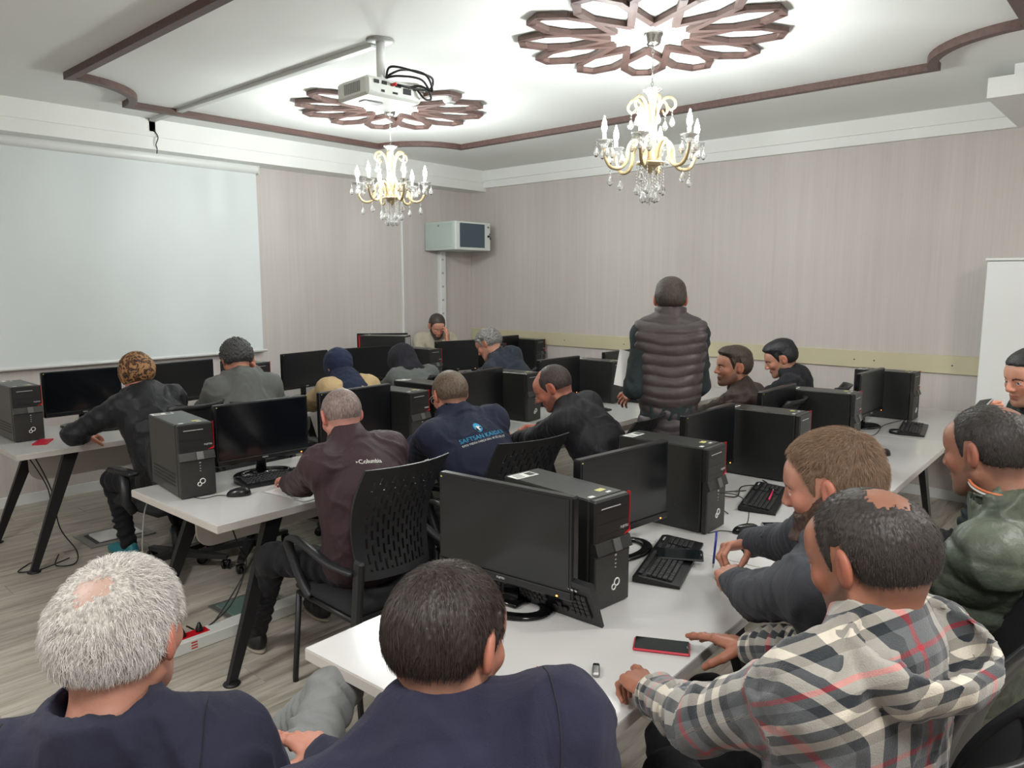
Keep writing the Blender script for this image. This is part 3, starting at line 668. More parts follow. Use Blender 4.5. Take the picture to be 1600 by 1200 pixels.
def keyboard(cx, cy, yaw, label, z=DT):
    o = K0 if not kb_used[0] else copy_tree(K0); kb_used[0] = 1
    o.location = (cx, cy, z); o.rotation_euler = (0, 0, R_(yaw)); tag(o, label, 'keyboard', 'black keyboards on the desks'); return o
kl = keyboard(1.700, 1.165, 0, 'black keyboard standing on its long edge leaning on the nearest monitor')
_xa = Vector((0.03, -1, 0)).normalized(); _ya = Vector((-.36, 0, .93)).normalized(); _za = _xa.cross(_ya)
kl.matrix_world = tr(1.698, 1.412, DT + 0.079) @ Matrix((_xa, _ya, _za)).transposed().to_4x4()
keyboard(2.31, 1.30, 18, 'black keyboard on the front row with a black phone on its corner')
keyboard(3.30, 1.37, 14, 'black keyboard of the front row with a pink pen on it')
keyboard(5.57, 1.30, 10, 'black keyboard by the coiled cable at the far end of the front row')
keyboard(2.01, 3.39, -6, 'black keyboard before the man in maroon')
keyboard(4.62, 3.35, 5, 'black keyboard behind the tower of the bald man')
keyboard(5.52, 3.40, 5, 'black keyboard by the standing man left hand')
keyboard(6.45, 5.25, 0, 'black keyboard in the far room corner')
keyboard(1.92, 5.45, -8, 'black keyboard beside the leopard scarf woman')
def mouse_shape():
    t = empty('computer_mouse', (0, 0, 0)); V = []; F = []; nu, nv = 12, 20
    for i in range(nu + 1):
        ph = PI / 2 * i / nu
        for j in range(nv):
            th = 2 * PI * j / nv; x = 0.030 * math.cos(th) * (1 - 0.10 * math.sin(th)) * math.cos(ph) ** 0.6; y = 0.056 * math.sin(th) * math.cos(ph) ** 0.6
            V.append((x, y, 0.004 + 0.034 * math.sin(ph) * (1 - 0.22 * (y / 0.056)) * 1.0 if i else 0.001))
    for i in range(nu):
        for j in range(nv): j2 = (j + 1) % nv; F.append((i * nv + j, i * nv + j2, (i + 1) * nv + j2, (i + 1) * nv + j))
    F.append(tuple(range(nv))[::-1])
    obj_from('mouse_body', V, F, W['bezel'], t, True)
    MB().tube([(0, 0.022, 0.030), (0, 0.038, 0.026)], 0.004, 8).build('scroll_wheel', W['silver'], t).data.materials[0] = W['black']
    MB().tube(spline([(0, 0.055, 0.006), (0.02, 0.10, 0.003), (-0.01, 0.16, 0.003), (0.04, 0.21, 0.003)], 6), 0.0018, 5).build('mouse_cable', W['cable'], t)
    return t
mo = mouse_shape(); mu = [0]
def mouse(x, y, yaw, label, z=DT):
    o = mo if not mu[0] else copy_tree(mo); mu[0] = 1
    o.location = (x, y, z); o.rotation_euler = (0, 0, R_(yaw)); tag(o, label, 'computer mouse', 'black mice on the desks')
mouse(4.63, 1.235, 60, 'black mouse alone on the white desk of the front row')
mouse(2.80, 1.235, 40, 'black mouse behind the hand holding a blue pen')
mouse(1.70, 3.27, 60, 'black mouse beside the tower at the near corner of the middle row')
mouse(4.10, 3.30, -60, 'black mouse at the tower before the bald man')
mouse(3.15, 5.20, 20, 'black mouse on the back row by the navy headscarf')

# ---------------------------------------------------------------- cables and small things on desks
def cable(name, pts, r, label, m='cable', cat='cable', group=None):
    o = MB().tube(spline(pts, 7), r, 6).build(name, W[m], None, True); return tag(o, label, cat, group)
def coil(cx, cy, z, r, n, name, label, m='cable'):
    P = []
    for i in range(n * 16 + 1):
        u = 2 * PI * i / 16; q = r * (1 + 0.12 * math.sin(i * 0.37)); P.append((cx + q * math.cos(u), cy + q * 0.8 * math.sin(u), z + 0.005 + 0.004 * (i / 16) + 0.003 * math.sin(i * .9)))
    o = MB().tube(P, 0.0042, 6).build(name, W[m], None, True); return tag(o, label, 'cable')
coil(5.42, 1.33, DT, 0.085, 3, 'coiled_cable', 'coiled black cable on the white desk at the far end of the front row')
cable('monitor_cable', [(4.9, 3.3 - 1.72, DT + .004), (5.2, 1.45, DT + .004), (5.6, 1.50, DT + .004), (5.9, 1.46, DT + .004)], 0.0025, 'thin black cable lying behind the far keyboard of the front row')
cable('desk_cable', [(3.05, 1.50, DT + .004), (3.15, 1.56, DT + .02), (3.25, 1.49, DT + .004), (3.40, 1.53, DT + .015), (3.55, 1.47, DT + .004), (3.62, 1.52, DT + .004)], 0.003, 'tangled black cable under the front row monitor by the pen hand')
cable('desk_cable', [(2.98, 1.40, DT + .004), (3.06, 1.52, DT + .02), (3.20, 1.60, DT + .01), (3.38, 1.50, DT + .004)], 0.0025, 'looped thin black cable in front of the third monitor stand of the front row')
cable('usb_cable', [(2.755, 1.33, DT + .16), (2.80, 1.28, DT + .15), (2.86, 1.26, DT + .10), (2.84, 1.25, DT + .03), (2.80, 1.28, DT + .004), (2.75, 1.22, DT + .01)], 0.0022, 'thin black cable plugged into the front of the tower by the pen hand')
for (nm, pts, lb) in (('power_cable', [(1.36, 5.3, .70), (1.45, 5.22, .45), (1.43, 5.2, .25), (1.36, 5.15, .06), (1.30, 5.2, .01), (1.22, 5.1, .01), (1.33, 5.05, .01), (1.5, 5.1, .02)], 'black power cable hanging under the far left desk'),
                      ('power_cable', [(1.40, 5.32, .70), (1.47, 5.24, .45), (1.49, 5.2, .2), (1.55, 5.12, .05), (1.50, 5.0, .01), (1.40, 5.02, .02), (1.46, 5.16, .04)], 'second black cable looping on the floor at the far left desk leg'),
                      ('signal_cable', [(1.30, 5.62, .70), (1.22, 5.66, .5), (1.18, 5.6, .2), (1.1, 5.5, .02), (0.9, 5.6, .008), (0.7, 5.55, .008)], 'black cable running to the left border of the room floor'),
                      ('power_cable', [(1.72, 3.5, .70), (1.80, 3.50, .42), (1.84, 3.5, .30), (1.72, 3.46, .12), (1.52, 3.46, .03), (1.44, 3.45, .05), (1.42, 3.45, .075)], 'black power cable falling from the middle desk to the floor outlets'),
                      ('power_cable', [(2.2, 3.6, .70), (2.12, 3.58, .5), (1.9, 3.52, .32), (1.74, 3.5, .14), (1.60, 3.48, .03), (1.50, 3.47, .09)], 'second black cable falling from the middle desk to the red outlets')):
    cable(nm, pts, 0.004, lb)
cable('network_cable', [(1.50, 3.74, .70), (1.47, 3.80, .60), (1.46, 3.84, .3), (1.50, 3.86, .01)], 0.004, 'light grey cable hanging behind the middle row desk corner', 'gcable')

def phone(x, y, z, yaw, L, Wd, case, label, tilt=0.0):
    t = empty('smartphone', (x, y, z), R_(yaw), label, 'phone')
    if tilt: t.rotation_euler = (tilt, 0, R_(yaw))
    MB().box((0, 0, 0.0045), (L, Wd, 0.009), b=0.004).build('phone_case', W[case], t)
    MB().box((0, 0, 0.0094), (L - 0.008, Wd - 0.006, 0.0014), b=0.0006).build('phone_screen', W['glass_dark'], t)
    MB().box((L / 2 - 0.008, 0, 0.0102), (0.002, 0.014, 0.0004)).build('earpiece', W['gcable'], t)
    return t
phone(1.735, 0.995, DT, -62, 0.155, 0.075, 'phone_red', 'black phone in a red case lying before the man in plaid')
phone(2.335, 1.275, DT + 0.026, -60, 0.165, 0.08, 'black', 'black phone lying slanted on the edge of the keyboard', 0.10)
phone(2.97, 1.16, DT, -48, 0.15, 0.072, 'gcable', 'black phone with pale frame behind the bearded man chin')
rp = phone(1.465, 5.30, DT, 60, 0.16, 0.085, 'phone_red', 'red phone lying face down on the far left desk')
for c in rp.children:
    if c.name.startswith('phone_screen'): c.data = c.data.copy(); c.data.materials[0] = W['phone_red']
def pen(p, q, r, m, name, label, cat='pen'):
    a, b = Vector(p), Vector(q); d = b - a
    t = empty(name, a, 0, label, cat)
    MB().tube([(0, 0, 0), d * 0.86], r, 8).build('barrel', W[m], t, True)
    MB().tube([d * 0.86, d * 0.97, d], [r * .9, r * .4, r * .15], 8).build('tip', W['silver'], t, True)
    return t
pen((3.22, 1.32, DT + .030), (3.39, 1.37, DT + .034), 0.004, 'pen_pink', 'pen', 'pink pen lying on the keyboard of the front row')
pen((1.90, 3.265, DT + .005), (2.05, 3.30, DT + .005), 0.004, 'redplastic', 'pen', 'red pen lying at the keyboard before the man in maroon')
def sheet(name, x, y, z, yaw, L, D, label, lines=True, tilt=(0, 0)):
    t = empty(name, (x, y, z), 0, label, 'paper'); t.rotation_euler = (tilt[0], tilt[1], R_(yaw)); nx, ny = 8, 6; V = []; F = []
    for s in (0, 1):
        for j in range(ny + 1):
            for i in range(nx + 1): u, v = i / nx - .5, j / ny - .5; V.append((u * L, v * D, 0.002 + 0.004 * math.sin(3 * u + 1) ** 2 * (v + .5) + s * 0.0006))
    n = (nx + 1) * (ny + 1)
    for j in range(ny):
        for i in range(nx): a = j * (nx + 1) + i; F += [(a, a + nx + 1, a + nx + 2, a + 1), (n + a, n + a + 1, n + a + nx + 2, n + a + nx + 1)]
    obj_from('sheet', V, F, W['paper'], t, True)
    if lines:
        mb = MB()
        for k in range(9): mb.box((-0.01 * (k % 3), D * (0.36 - 0.085 * k), 0.0075), (L * (0.8 - 0.1 * (k % 3)), 0.0025, 0.0003))
        mb.build('printed_lines', W['gcable'], t)
    return t
sheet('paper_sheet', 1.93, 3.10, DT, 8, 0.21, 0.29, 'printed white sheet before the man in the maroon jacket')
sheet('paper_sheet', 3.40, 3.12, DT, 6, 0.21, 0.29, 'white sheet between the lettered man and the bald man')
sheet('paper_sheet', 3.62, 3.10, DT + 0.004, -20, 0.21, 0.29, 'white sheet under the hands of the bald man in black')
ps2 = empty('pencil_sharpener', (1.40, 1.16, DT), R_(20), 'small red sharpener on the near desk by the blazer shoulder', 'sharpener')
MB().prism([(-0.013, -0.008), (0.013, -0.010), (0.011, 0.010), (-0.012, 0.009)], 0, 0.014).build('body', W['redplastic'], ps2)
MB().box((0, 0, 0.0155), (0.018, 0.007, 0.002), rz=0.2).build('blade', W['silver'], ps2)
lt = empty('lighter', (1.50, 1.05, DT), R_(35), 'small silver and clear lighter lying on the near desk edge', 'lighter')
MB().box((0, 0, 0.007), (0.045, 0.02, 0.013), b=0.004).build('body', W['aluminium'], lt); MB().box((0.026, 0, 0.007), (0.012, 0.018, 0.014), b=0.003).build('cap', W['glass_dark'], lt)

# ---------------------------------------------------------------- floor boxes, outlets
fb = empty('floor_box', (1.88, 5.40, 0), 0, 'open metal floor box beside the leopard scarf woman chair', 'floor box')
mb = MB()
for c, d in (((0, .15, .004), (.42, .05, .008)), ((0, -.15, .004), (.42, .05, .008)), ((-.185, 0, .004), (.05, .25, .008)), ((.185, 0, .004), (.05, .25, .008))): mb.box(c, d, b=.001)
mb.build('frame', W['aluminium'], fb); MB().box((0, 0, 0.001), (.33, .26, .002)).build('recess', W['black'], fb); MB().box((0.01, 0.005, .010), (.28, .20, .014), b=.002).build('lid', W['white'], fb)
fb2 = empty('floor_box', (1.93, 3.66, 0), 0, 'floor box with greenish glass lid under the middle desk', 'floor box')
MB().box((0, 0, .004), (.34, .26, .008), b=.001).build('frame', W['aluminium'], fb2); MB().box((0, 0, .010), (.28, .20, .006), b=.002).build('lid', W['greenglass'], fb2)
td = empty('floor_trunking', (1.16, 3.42, 0), 0, 'long low white floor trunking with red outlets under the middle desks', 'trunking')
MB().box((0.9, 0, 0.03), (1.8, 0.10, 0.06), b=0.004).build('duct', W['offwhite'], td)
MB().box((0.34, 0.012, 0.0605), (0.17, 0.06, 0.003), b=0.001).build('outlet_plate', W['redplastic'], td)
for k in (0.30, 0.385):
    p = MB().lathe([(0.018, 0.06), (0.018, 0.075), (0.012, 0.09), (0.006, 0.105)], 12, tr(k, 0.012, 0)).build('plug', W['black'], td, True)
mb = MB()
for k in range(3): mb.box((0.33, -0.0505, 0.045 - 0.014 * k), (0.03, 0.001, 0.006))
for k in range(3): mb.box((0.72, -0.0505, 0.045 - 0.014 * k), (0.03, 0.001, 0.006))
mb.build('trunking_print', W['red'], td)

# ---------------------------------------------------------------- chairs
def slot_back(W_, H_, name, parent, M0, slots=True):
    """curved perforated back panel with real slots: x across, z up, thickness in y"""
    ncol, seg, th = 13, 46, 0.012; V = []; F = []; xs = [-W_ / 2]
    mX = 0.045; inner = W_ - 2 * mX; cw = inner / ncol; xs = [-W_ / 2]
    for c in range(ncol): xs += [-W_ / 2 + mX + c * cw + cw * .27, -W_ / 2 + mX + c * cw + cw * .73]
    xs.append(W_ / 2); nx = len(xs)
    def P(x, v, s):
        wf = 1 - 0.16 * (1 - v) ** 1.5; xx = x * wf; z = v * H_; y = -0.17 * v * v * .6 + 0.10 * (x / (W_ / 2)) ** 2 * .45 + 0.05 * math.sin(PI * v); return (xx, y + s * th, z)
    for s in (0, 1):
        for j in range(seg + 1):
            for x in xs: V.append(P(x, j / seg, s))
    n1 = (seg + 1) * nx; solid = {}
    for j in range(seg):
        for i in range(nx - 1):
            hole = False
            if slots and i % 2 == 1 and 3 <= j < seg - 4:
                q = (j + (3 if ((i // 2) % 2) else 0)) % 6; hole = q < 4
            solid[(i, j)] = not hole
    for (i, j), sol in solid.items():
        if not sol: continue
        a = j * nx + i; F.append((a, a + nx, a + nx + 1, a + 1)); F.append((n1 + a, n1 + a + 1, n1 + a + nx + 1, n1 + a + nx))
        for (di, dj, e) in ((-1, 0, (a, a + nx)), (1, 0, (a + nx + 1, a + 1)), (0, -1, (a + 1, a)), (0, 1, (a + nx, a + nx + 1))):
            if not solid.get((i + di, j + dj), False): F.append((e[0], e[1], n1 + e[1], n1 + e[0])[::-1])
    V = [tuple(M0 @ Vector(v)) for v in V]
    return obj_from(name, V, F, W['chairblack'], parent, False)
def visitor_chair(x, y, yaw, label, group=None, bw=0.46):
    """faces local +Y"""
    t = empty('visitor_chair', (x, y, 0), R_(yaw) - PI / 2, label, 'chair', group)
    MB().box((0, 0.01, 0.445), (0.47, 0.46, 0.055), b=0.022).build('seat', W['seatfabric'], t, True)
    MB().box((0, 0.0, 0.41), (0.44, 0.42, 0.02), b=0.006).build('seat_pan', W['chairblack'], t)
    for s in (-1, 1):
        mb = MB(); mb.tube([(s * 0.225, 0.21, 0.42), (s * 0.245, 0.235, 0.02), (s * 0.245, 0.235, 0.0)], 0.0125, 10); mb.build('leg', W['blackmetal'], t, True)
        mb = MB(); mb.tube([(s * 0.225, -0.20, 0.42), (s * 0.245, -0.265, 0.02), (s * 0.245, -0.266, 0.0)], 0.0125, 10); mb.build('leg', W['blackmetal'], t, True)
        MB().tube([(s * 0.225, 0.21, 0.415), (s * 0.225, -0.20, 0.415)], 0.0125, 8).build('side_rail', W['blackmetal'], t, True)
        # looped arm: from the back post forward, then down to the seat front
        arm = spline([(s * 0.235, -0.225, 0.62), (s * 0.265, -0.10, 0.635), (s * 0.275, 0.06, 0.675), (s * 0.272, 0.17, 0.68), (s * 0.268, 0.205, 0.64), (s * 0.25, 0.15, 0.50), (s * 0.235, 0.10, 0.43)], 6)
        MB().tube(arm, [0.021] * (len(arm) - 12) + [0.019] * 12, 8, flat=(0.62, 1.1)).build('armrest', W['chairblack'], t, True)
        MB().box((s * 0.225, -0.235, 0.53), (0.03, 0.055, 0.30), b=0.01, rx=0.12).build('back_post', W['chairblack'], t)
    slot_back(bw, 0.48, 'backrest', t, tr(0, -0.235, 0.56))
    return t
def swivel_chair(x, y, yaw, label, group=None, base_rot=0.0, arms=True, zs=0.0, holes=False):
    t = empty('swivel_chair', (x, y, 0), R_(yaw) - PI / 2, label, 'chair', group)
    MB().box((0, 0.02, 0.455 + zs), (0.50, 0.48, 0.075), b=0.032).build('seat', W['seatfabric'], t, True)
    MB().lathe([(0.028, 0.09), (0.028, 0.28), (0.018, 0.28), (0.018, 0.42 + zs)], 14).build('gas_lift', W['black'], t, True)
    hub = MB().lathe([(0.045, 0.075), (0.05, 0.09), (0.045, 0.125), (0.03, 0.13)], 16).build('base_hub', W['chairblack'], t, True)
    for k in range(5):
        a = base_rot + 2 * PI * k / 5; Mk = rot('Z', a); mb = MB()
        P = [(0.03, -0.03, 0.085), (0.03, 0.03, 0.085), (0.03, 0.03, 0.125), (0.03, -0.03, 0.125), (0.30, -0.019, 0.065), (0.30, 0.019, 0.065), (0.30, 0.019, 0.088), (0.30, -0.019, 0.088)]
        mb.add(P, [(3, 2, 1, 0), (4, 5, 6, 7), (0, 1, 5, 4), (2, 3, 7, 6), (1, 2, 6, 5), (3, 0, 4, 7)], Mk); sp = mb.build('base_arm', W['chairblack'], t)
        mb = MB(); mc = Mk @ tr(0.292, 0, 0.03)
        for s in (-1, 1): mb.lathe([(0.018, s * 0.006), (0.029, s * 0.009), (0.029, s * 0.022), (0.02, s * 0.026)], 14, mc @ rot('Z', 0.7 + k) @ rot('X', PI / 2))
        mb.box((0, 0, 0.014), (0.03, 0.05, 0.03), mc @ rot('Z', 0.7 + k), b=0.006); mb.build('caster', W['glossblack'], sp, True)
    V = []; F = []; nx, nz = 14, 16; th = 0.016; Wb, Hb = 0.46, 0.54
    def P(i, j, s):
        u = i / nx * 2 - 1; v = j / nz; wf = 0.80 + 0.22 * math.sin(PI * min(1, v * 1.15)) - 0.10 * max(0, v - .75) * 4 * .35
        return (u * Wb / 2 * wf, -0.24 - 0.13 * v * v + 0.07 * u * u + 0.05 * math.sin(PI * v) + s * th, 0.52 + zs + Hb * v)
    for s in (0, 1):
        for j in range(nz + 1):
            for i in range(nx + 1): V.append(P(i, j, s))
    n1 = (nx + 1) * (nz + 1)
    def inner(i, j): return 1 <= i < nx - 1 and 1 <= j < nz - 1
    Vm, Fm = [], []
    for j in range(nz):
        for i in range(nx):
            a = j * (nx + 1) + i
            if inner(i, j): Fm.append((a, a + nx + 1, a + nx + 2, a + 1)); continue
            F.append((a, a + nx + 1, a + nx + 2, a + 1)); F.append((n1 + a, n1 + a + 1, n1 + a + nx + 2, n1 + a + nx + 1))
            for (di, dj, e) in ((-1, 0, (a, a + nx + 1)), (1, 0, (a + nx + 2, a + 1)), (0, -1, (a + 1, a)), (0, 1, (a + nx + 1, a + nx + 2))):
                ii, jj = i + di, j + dj
                if ii < 0 or ii >= nx or jj < 0 or jj >= nz or inner(ii, jj): F.append((e[0], e[1], n1 + e[1], n1 + e[0])[::-1])
    obj_from('back_frame', V, F, W['chairblack'], t, True)
    Vm = [(p[0], p[1] + th * .5, p[2]) for p in V[:n1]]; Vm2 = [(p[0], p[1] + 0.004, p[2]) for p in Vm]
    Fm2 = [tuple(i + n1 for i in f[::-1]) for f in Fm]
    obj_from('back_mesh', Vm + Vm2, Fm + Fm2, W['chairmesh'], t, True)
    MB().box((0, -0.245, 0.50 + zs), (0.10, 0.05, 0.24), b=0.012, rx=0.08).box((0, -0.12, 0.41 + zs), (0.16, 0.24, 0.025), b=0.008).build('back_bracket', W['chairblack'], t)
    if arms:
        for s in (-1, 1):
            MB().tube([(s * 0.26, -0.02, 0.43 + zs), (s * 0.30, -0.01, 0.50 + zs), (s * 0.295, 0.0, 0.66 + zs)], 0.018, 8, flat=(1.5, .8)).build('arm_post', W['chairblack'], t, True)
            MB().box((s * 0.29, 0.02, 0.675 + zs), (0.07, 0.25, 0.03), b=0.012).build('arm_pad', W['black'], t, True)
    return t
# ---------------------------------------------------------------- people: signed distance bodies meshed by surface nets
f32 = np.float32
def nv(v): v = np.asarray(v, float); return v / (np.linalg.norm(v) + 1e-12)
def hsh(p, s=0.0):
    """cheap smooth noise in -1..1"""
    x, y, z = p[:, 0], p[:, 1], p[:, 2]
    return (np.sin(x * 1.7 + 2.1 * np.sin(y * 1.3 + s) + s) + np.sin(y * 2.1 + 1.7 * np.sin(z * 1.1 + 2 * s)) + np.sin(z * 1.9 + 1.9 * np.sin(x * 1.5 - s) + 3 * s)) / 3
class Sdf:
    def __init__(s): s.P = []; s.lo = np.full(3, 1e9); s.hi = np.full(3, -1e9); s.post = []
    def _b(s, pts, r):
        for p in pts: s.lo = np.minimum(s.lo, np.asarray(p) - r); s.hi = np.maximum(s.hi, np.asarray(p) + r)
    def cap(s, a, b, ra, rb, k=0.02, op=1, fold=0.0, fl=0.035, tagv=0, flat=None, off=0.0):
        a = np.asarray(a, float); b = np.asarray(b, float)
        if op > 0: s._b([a, b], max(ra, rb) + fold + .02)
        s.P.append(('c', a, b, ra, rb, k, op, fold, fl, tagv, flat, off)); return s
    def ell(s, c, r, R=None, k=0.02, op=1, tagv=0):
        c = np.asarray(c, float); r = np.asarray(r, float)
        if op > 0: s._b([c], r.max() + .02)
        s.P.append(('e', c, r, np.eye(3) if R is None else np.asarray(R, float), k, op, tagv)); return s
    def fn(s, f, k=0.01, op=1): s.P.append(('f', f, k, op)); return s
    def prim(s, q, p):
        if q[0] == 'c':
            _, a, b, ra, rb, k, op, fold, fl, tg, flat, off = q; ba = b - a; L2 = max(1e-9, ba @ ba); pa = p - a
            h = np.clip(pa @ ba / L2, 0, 1); v = pa - h[:, None] * ba
            if flat is not None:       # (axis vector, squash): scale distance along the axis
                ax = np.asarray(flat[0]); v = v + (v @ ax)[:, None] * ax * (1 / flat[1] - 1)
            r = ra + (rb - ra) * h
            if fold:
                L = h * math.sqrt(L2) + off; w_ = hsh(p * 9, off * 7 + 1.3)
                u_ = ba / math.sqrt(L2); e1 = nv(np.cross(u_, [.3, .2, .9])); an = v @ e1 / (np.sqrt((v * v).sum(1)) + 1e-6); g_ = np.clip(hsh(p * 15, off * 3 + .4) + .45, 0, 1.2)
                r = r + fold * 1.5 * np.sin(2 * PI * L / fl + 4.5 * w_ + 1.8 * an) * g_
            return np.sqrt((v * v).sum(1)) - r
        if q[0] == 'e':
            _, c, r, R, k, op, tg = q; l = (p - c) @ R; k0 = np.sqrt(((l / r) ** 2).sum(1)); k1 = np.sqrt(((l / (r * r)) ** 2).sum(1)) + 1e-9
            return k0 * (k0 - 1) / k1
        return q[1](p)
    def ev(s, p):
        d = None
        for q in s.P:
            k, op = (q[5], q[6]) if q[0] == 'c' else ((q[4], q[5]) if q[0] == 'e' else (q[2], q[3]))
            e = s.prim(q, p)
            if d is None: d = e; continue
            if op > 0: h = np.maximum(k - np.abs(d - e), 0) / k; d = np.minimum(d, e) - h * h * k * .25
            elif op == -1: e = -e; h = np.maximum(k - np.abs(d - e), 0) / k; d = np.maximum(d, e) + h * h * k * .25
            else: h = np.maximum(k - np.abs(d - e), 0) / k; d = np.maximum(d, e) + h * h * k * .25    # intersect
        for f in s.post: d = f(p, d)
        return d
def nets(sd, vox, relax=1):
    lo = sd.lo - 2 * vox; hi = sd.hi + 2 * vox; st = 4
    n = (np.ceil((hi - lo) / vox / st).astype(int)) * st + st
    nb = n // st; g = [np.arange(k) for k in nb]
    B = np.stack(np.meshgrid(*g, indexing='ij'), -1).reshape(-1, 3)
    cen = lo + (B * st + (st - 1) / 2.0) * vox
    dc = sd.ev(cen); near = np.abs(dc) < vox * st * 1.35 + 0.006
    D = np.repeat(np.repeat(np.repeat(np.sign(dc).reshape(nb), st, 0), st, 1), st, 2).astype(f32)
    o = np.stack(np.meshgrid(*[np.arange(st)] * 3, indexing='ij'), -1).reshape(-1, 3)
    I = (B[near][:, None, :] * st + o[None]).reshape(-1, 3)
    val = np.empty(len(I), f32); CH = 200000
    for a in range(0, len(I), CH): val[a:a + CH] = sd.ev(lo + I[a:a + CH] * vox)
    D[I[:, 0], I[:, 1], I[:, 2]] = val
    ins = D < 0; nx, ny, nz = D.shape
    cnt = np.zeros((nx - 1, ny - 1, nz - 1), np.int8)
    for dx in (0, 1):
        for dy in (0, 1):
            for dz in (0, 1): cnt += ins[dx:nx - 1 + dx, dy:ny - 1 + dy, dz:nz - 1 + dz]
    act = (cnt > 0) & (cnt < 8); C = np.argwhere(act); idx = -np.ones(act.shape, np.int32); idx[act] = np.arange(len(C))
    acc = np.zeros((len(C), 3)); num = np.zeros(len(C)); co = [(a, b, c) for a in (0, 1) for b in (0, 1) for c in (0, 1)]
    vals = {c: D[C[:, 0] + c[0], C[:, 1] + c[1], C[:, 2] + c[2]] for c in co}
    for a in co:
        for ax in range(3):
            if a[ax]: continue
            b = list(a); b[ax] = 1; b = tuple(b); va, vb = vals[a], vals[b]; m = (va < 0) != (vb < 0)
            t = np.where(m, va / np.where(m, va - vb, 1), 0); t = np.clip(t, 0, 1); P = np.zeros((len(C), 3)); P += a; P[:, ax] = t; acc += P * m[:, None]; num += m
    V = lo + (C + acc / np.maximum(num, 1)[:, None]) * vox
    Q = []
    for ax in range(3):
        o1, o2 = (ax + 1) % 3, (ax + 2) % 3
        sl0 = [slice(None)] * 3; sl1 = [slice(None)] * 3; sl0[ax] = slice(0, -1); sl1[ax] = slice(1, None)
        a_, b_ = ins[tuple(sl0)], ins[tuple(sl1)]; E = np.argwhere(a_ != b_); s_ = a_[E[:, 0], E[:, 1], E[:, 2]]
        ok = (E[:, o1] > 0) & (E[:, o2] > 0) & (E[:, o1] < D.shape[o1] - 1) & (E[:, o2] < D.shape[o2] - 1); E = E[ok]; s_ = s_[ok]
        q = []
        for (d1, d2) in ((-1, -1), (0, -1), (0, 0), (-1, 0)):
            e = E.copy(); e[:, o1] += d1; e[:, o2] += d2; q.append(idx[e[:, 0], e[:, 1], e[:, 2]])
        q = np.stack(q, 1); q[~s_] = q[~s_][:, ::-1]; Q.append(q)
    Q = np.concatenate(Q); Q = Q[(Q >= 0).all(1)]
    for _ in range(relax):     # pull the vertices exactly onto the surface
        e = vox * 0.5; d0 = sd.ev(V); g = np.stack([sd.ev(V + np.eye(3)[i] * e) - d0 for i in range(3)], 1) / e; gl = np.maximum((g * g).sum(1), .05)
        V = V - np.clip(d0 / gl, -vox, vox)[:, None] * g
    return V, Q
def join(parts):
    V, Q, b = [], [], 0
    for v, q in parts: V.append(v); Q.append(q + b); b += len(v)
    return np.concatenate(V), np.concatenate(Q)
def set_col(o, cols, name='tint'):
    a = o.data.color_attributes.new(name, 'FLOAT_COLOR', 'POINT'); c = np.ones((len(cols), 4), f32); c[:, :3] = cols; a.data.foreach_set('color', c.ravel())
def skin_mat():
    t = NT('skin'); at = t.n('ShaderNodeVertexColor'); at.layer_name = 'tint'; tc = t.n('ShaderNodeTexCoord'); n1 = t.n('ShaderNodeTexNoise', Scale=22.0, Detail=5.0); t.l(tc.outputs['Object'], n1.inputs['Vector'])
    hs = t.n('ShaderNodeHueSaturation'); mr = t.n('ShaderNodeMapRange'); mr.inputs[3].default_value = .86; mr.inputs[4].default_value = 1.12; t.l(n1.outputs[0], mr.inputs[0]); t.l(mr.outputs[0], hs.inputs['Value']); t.l(at.outputs[0], hs.inputs['Color'])
    t.l(hs.outputs[0], t.b.inputs['Base Color']); t.set(Roughness=0.5); t.b.inputs['Subsurface Weight'].default_value = 0.12; t.b.inputs['Subsurface Radius'].default_value = (0.01, 0.004, 0.002); t.b.inputs['Subsurface Scale'].default_value = 0.5
    n2 = t.n('ShaderNodeTexNoise', Scale=260.0, Detail=2.0); t.l(tc.outputs['Object'], n2.inputs['Vector']); bp = t.n('ShaderNodeBump', Strength=.25, Distance=.0008); t.l(n2.outputs[0], bp.inputs['Height']); t.l(bp.outputs[0], t.b.inputs['Normal'])
    return t.m
SKIN = skin_mat()
def hair_mat(name, col, var=0.5):
    t = NT(name); tc = t.n('ShaderNodeTexCoord'); n1 = t.n('ShaderNodeTexNoise', Scale=150.0, Detail=4.0); mp = t.n('ShaderNodeMapping'); mp.inputs['Scale'].default_value = (1, 1, .35); t.l(tc.outputs['Object'], mp.inputs[0]); t.l(mp.outputs[0], n1.inputs['Vector'])
    c = ramp(t, n1.outputs[0], [(.3, tuple(x * (1 - var) for x in col)), (.7, tuple(min(1, x * (1 + var)) for x in col))]); t.l(c, t.b.inputs['Base Color']); t.set(Roughness=.55)
    bp = t.n('ShaderNodeBump', Strength=.6, Distance=.002); t.l(n1.outputs[0], bp.inputs['Height']); t.l(bp.outputs[0], t.b.inputs['Normal']); return t.m
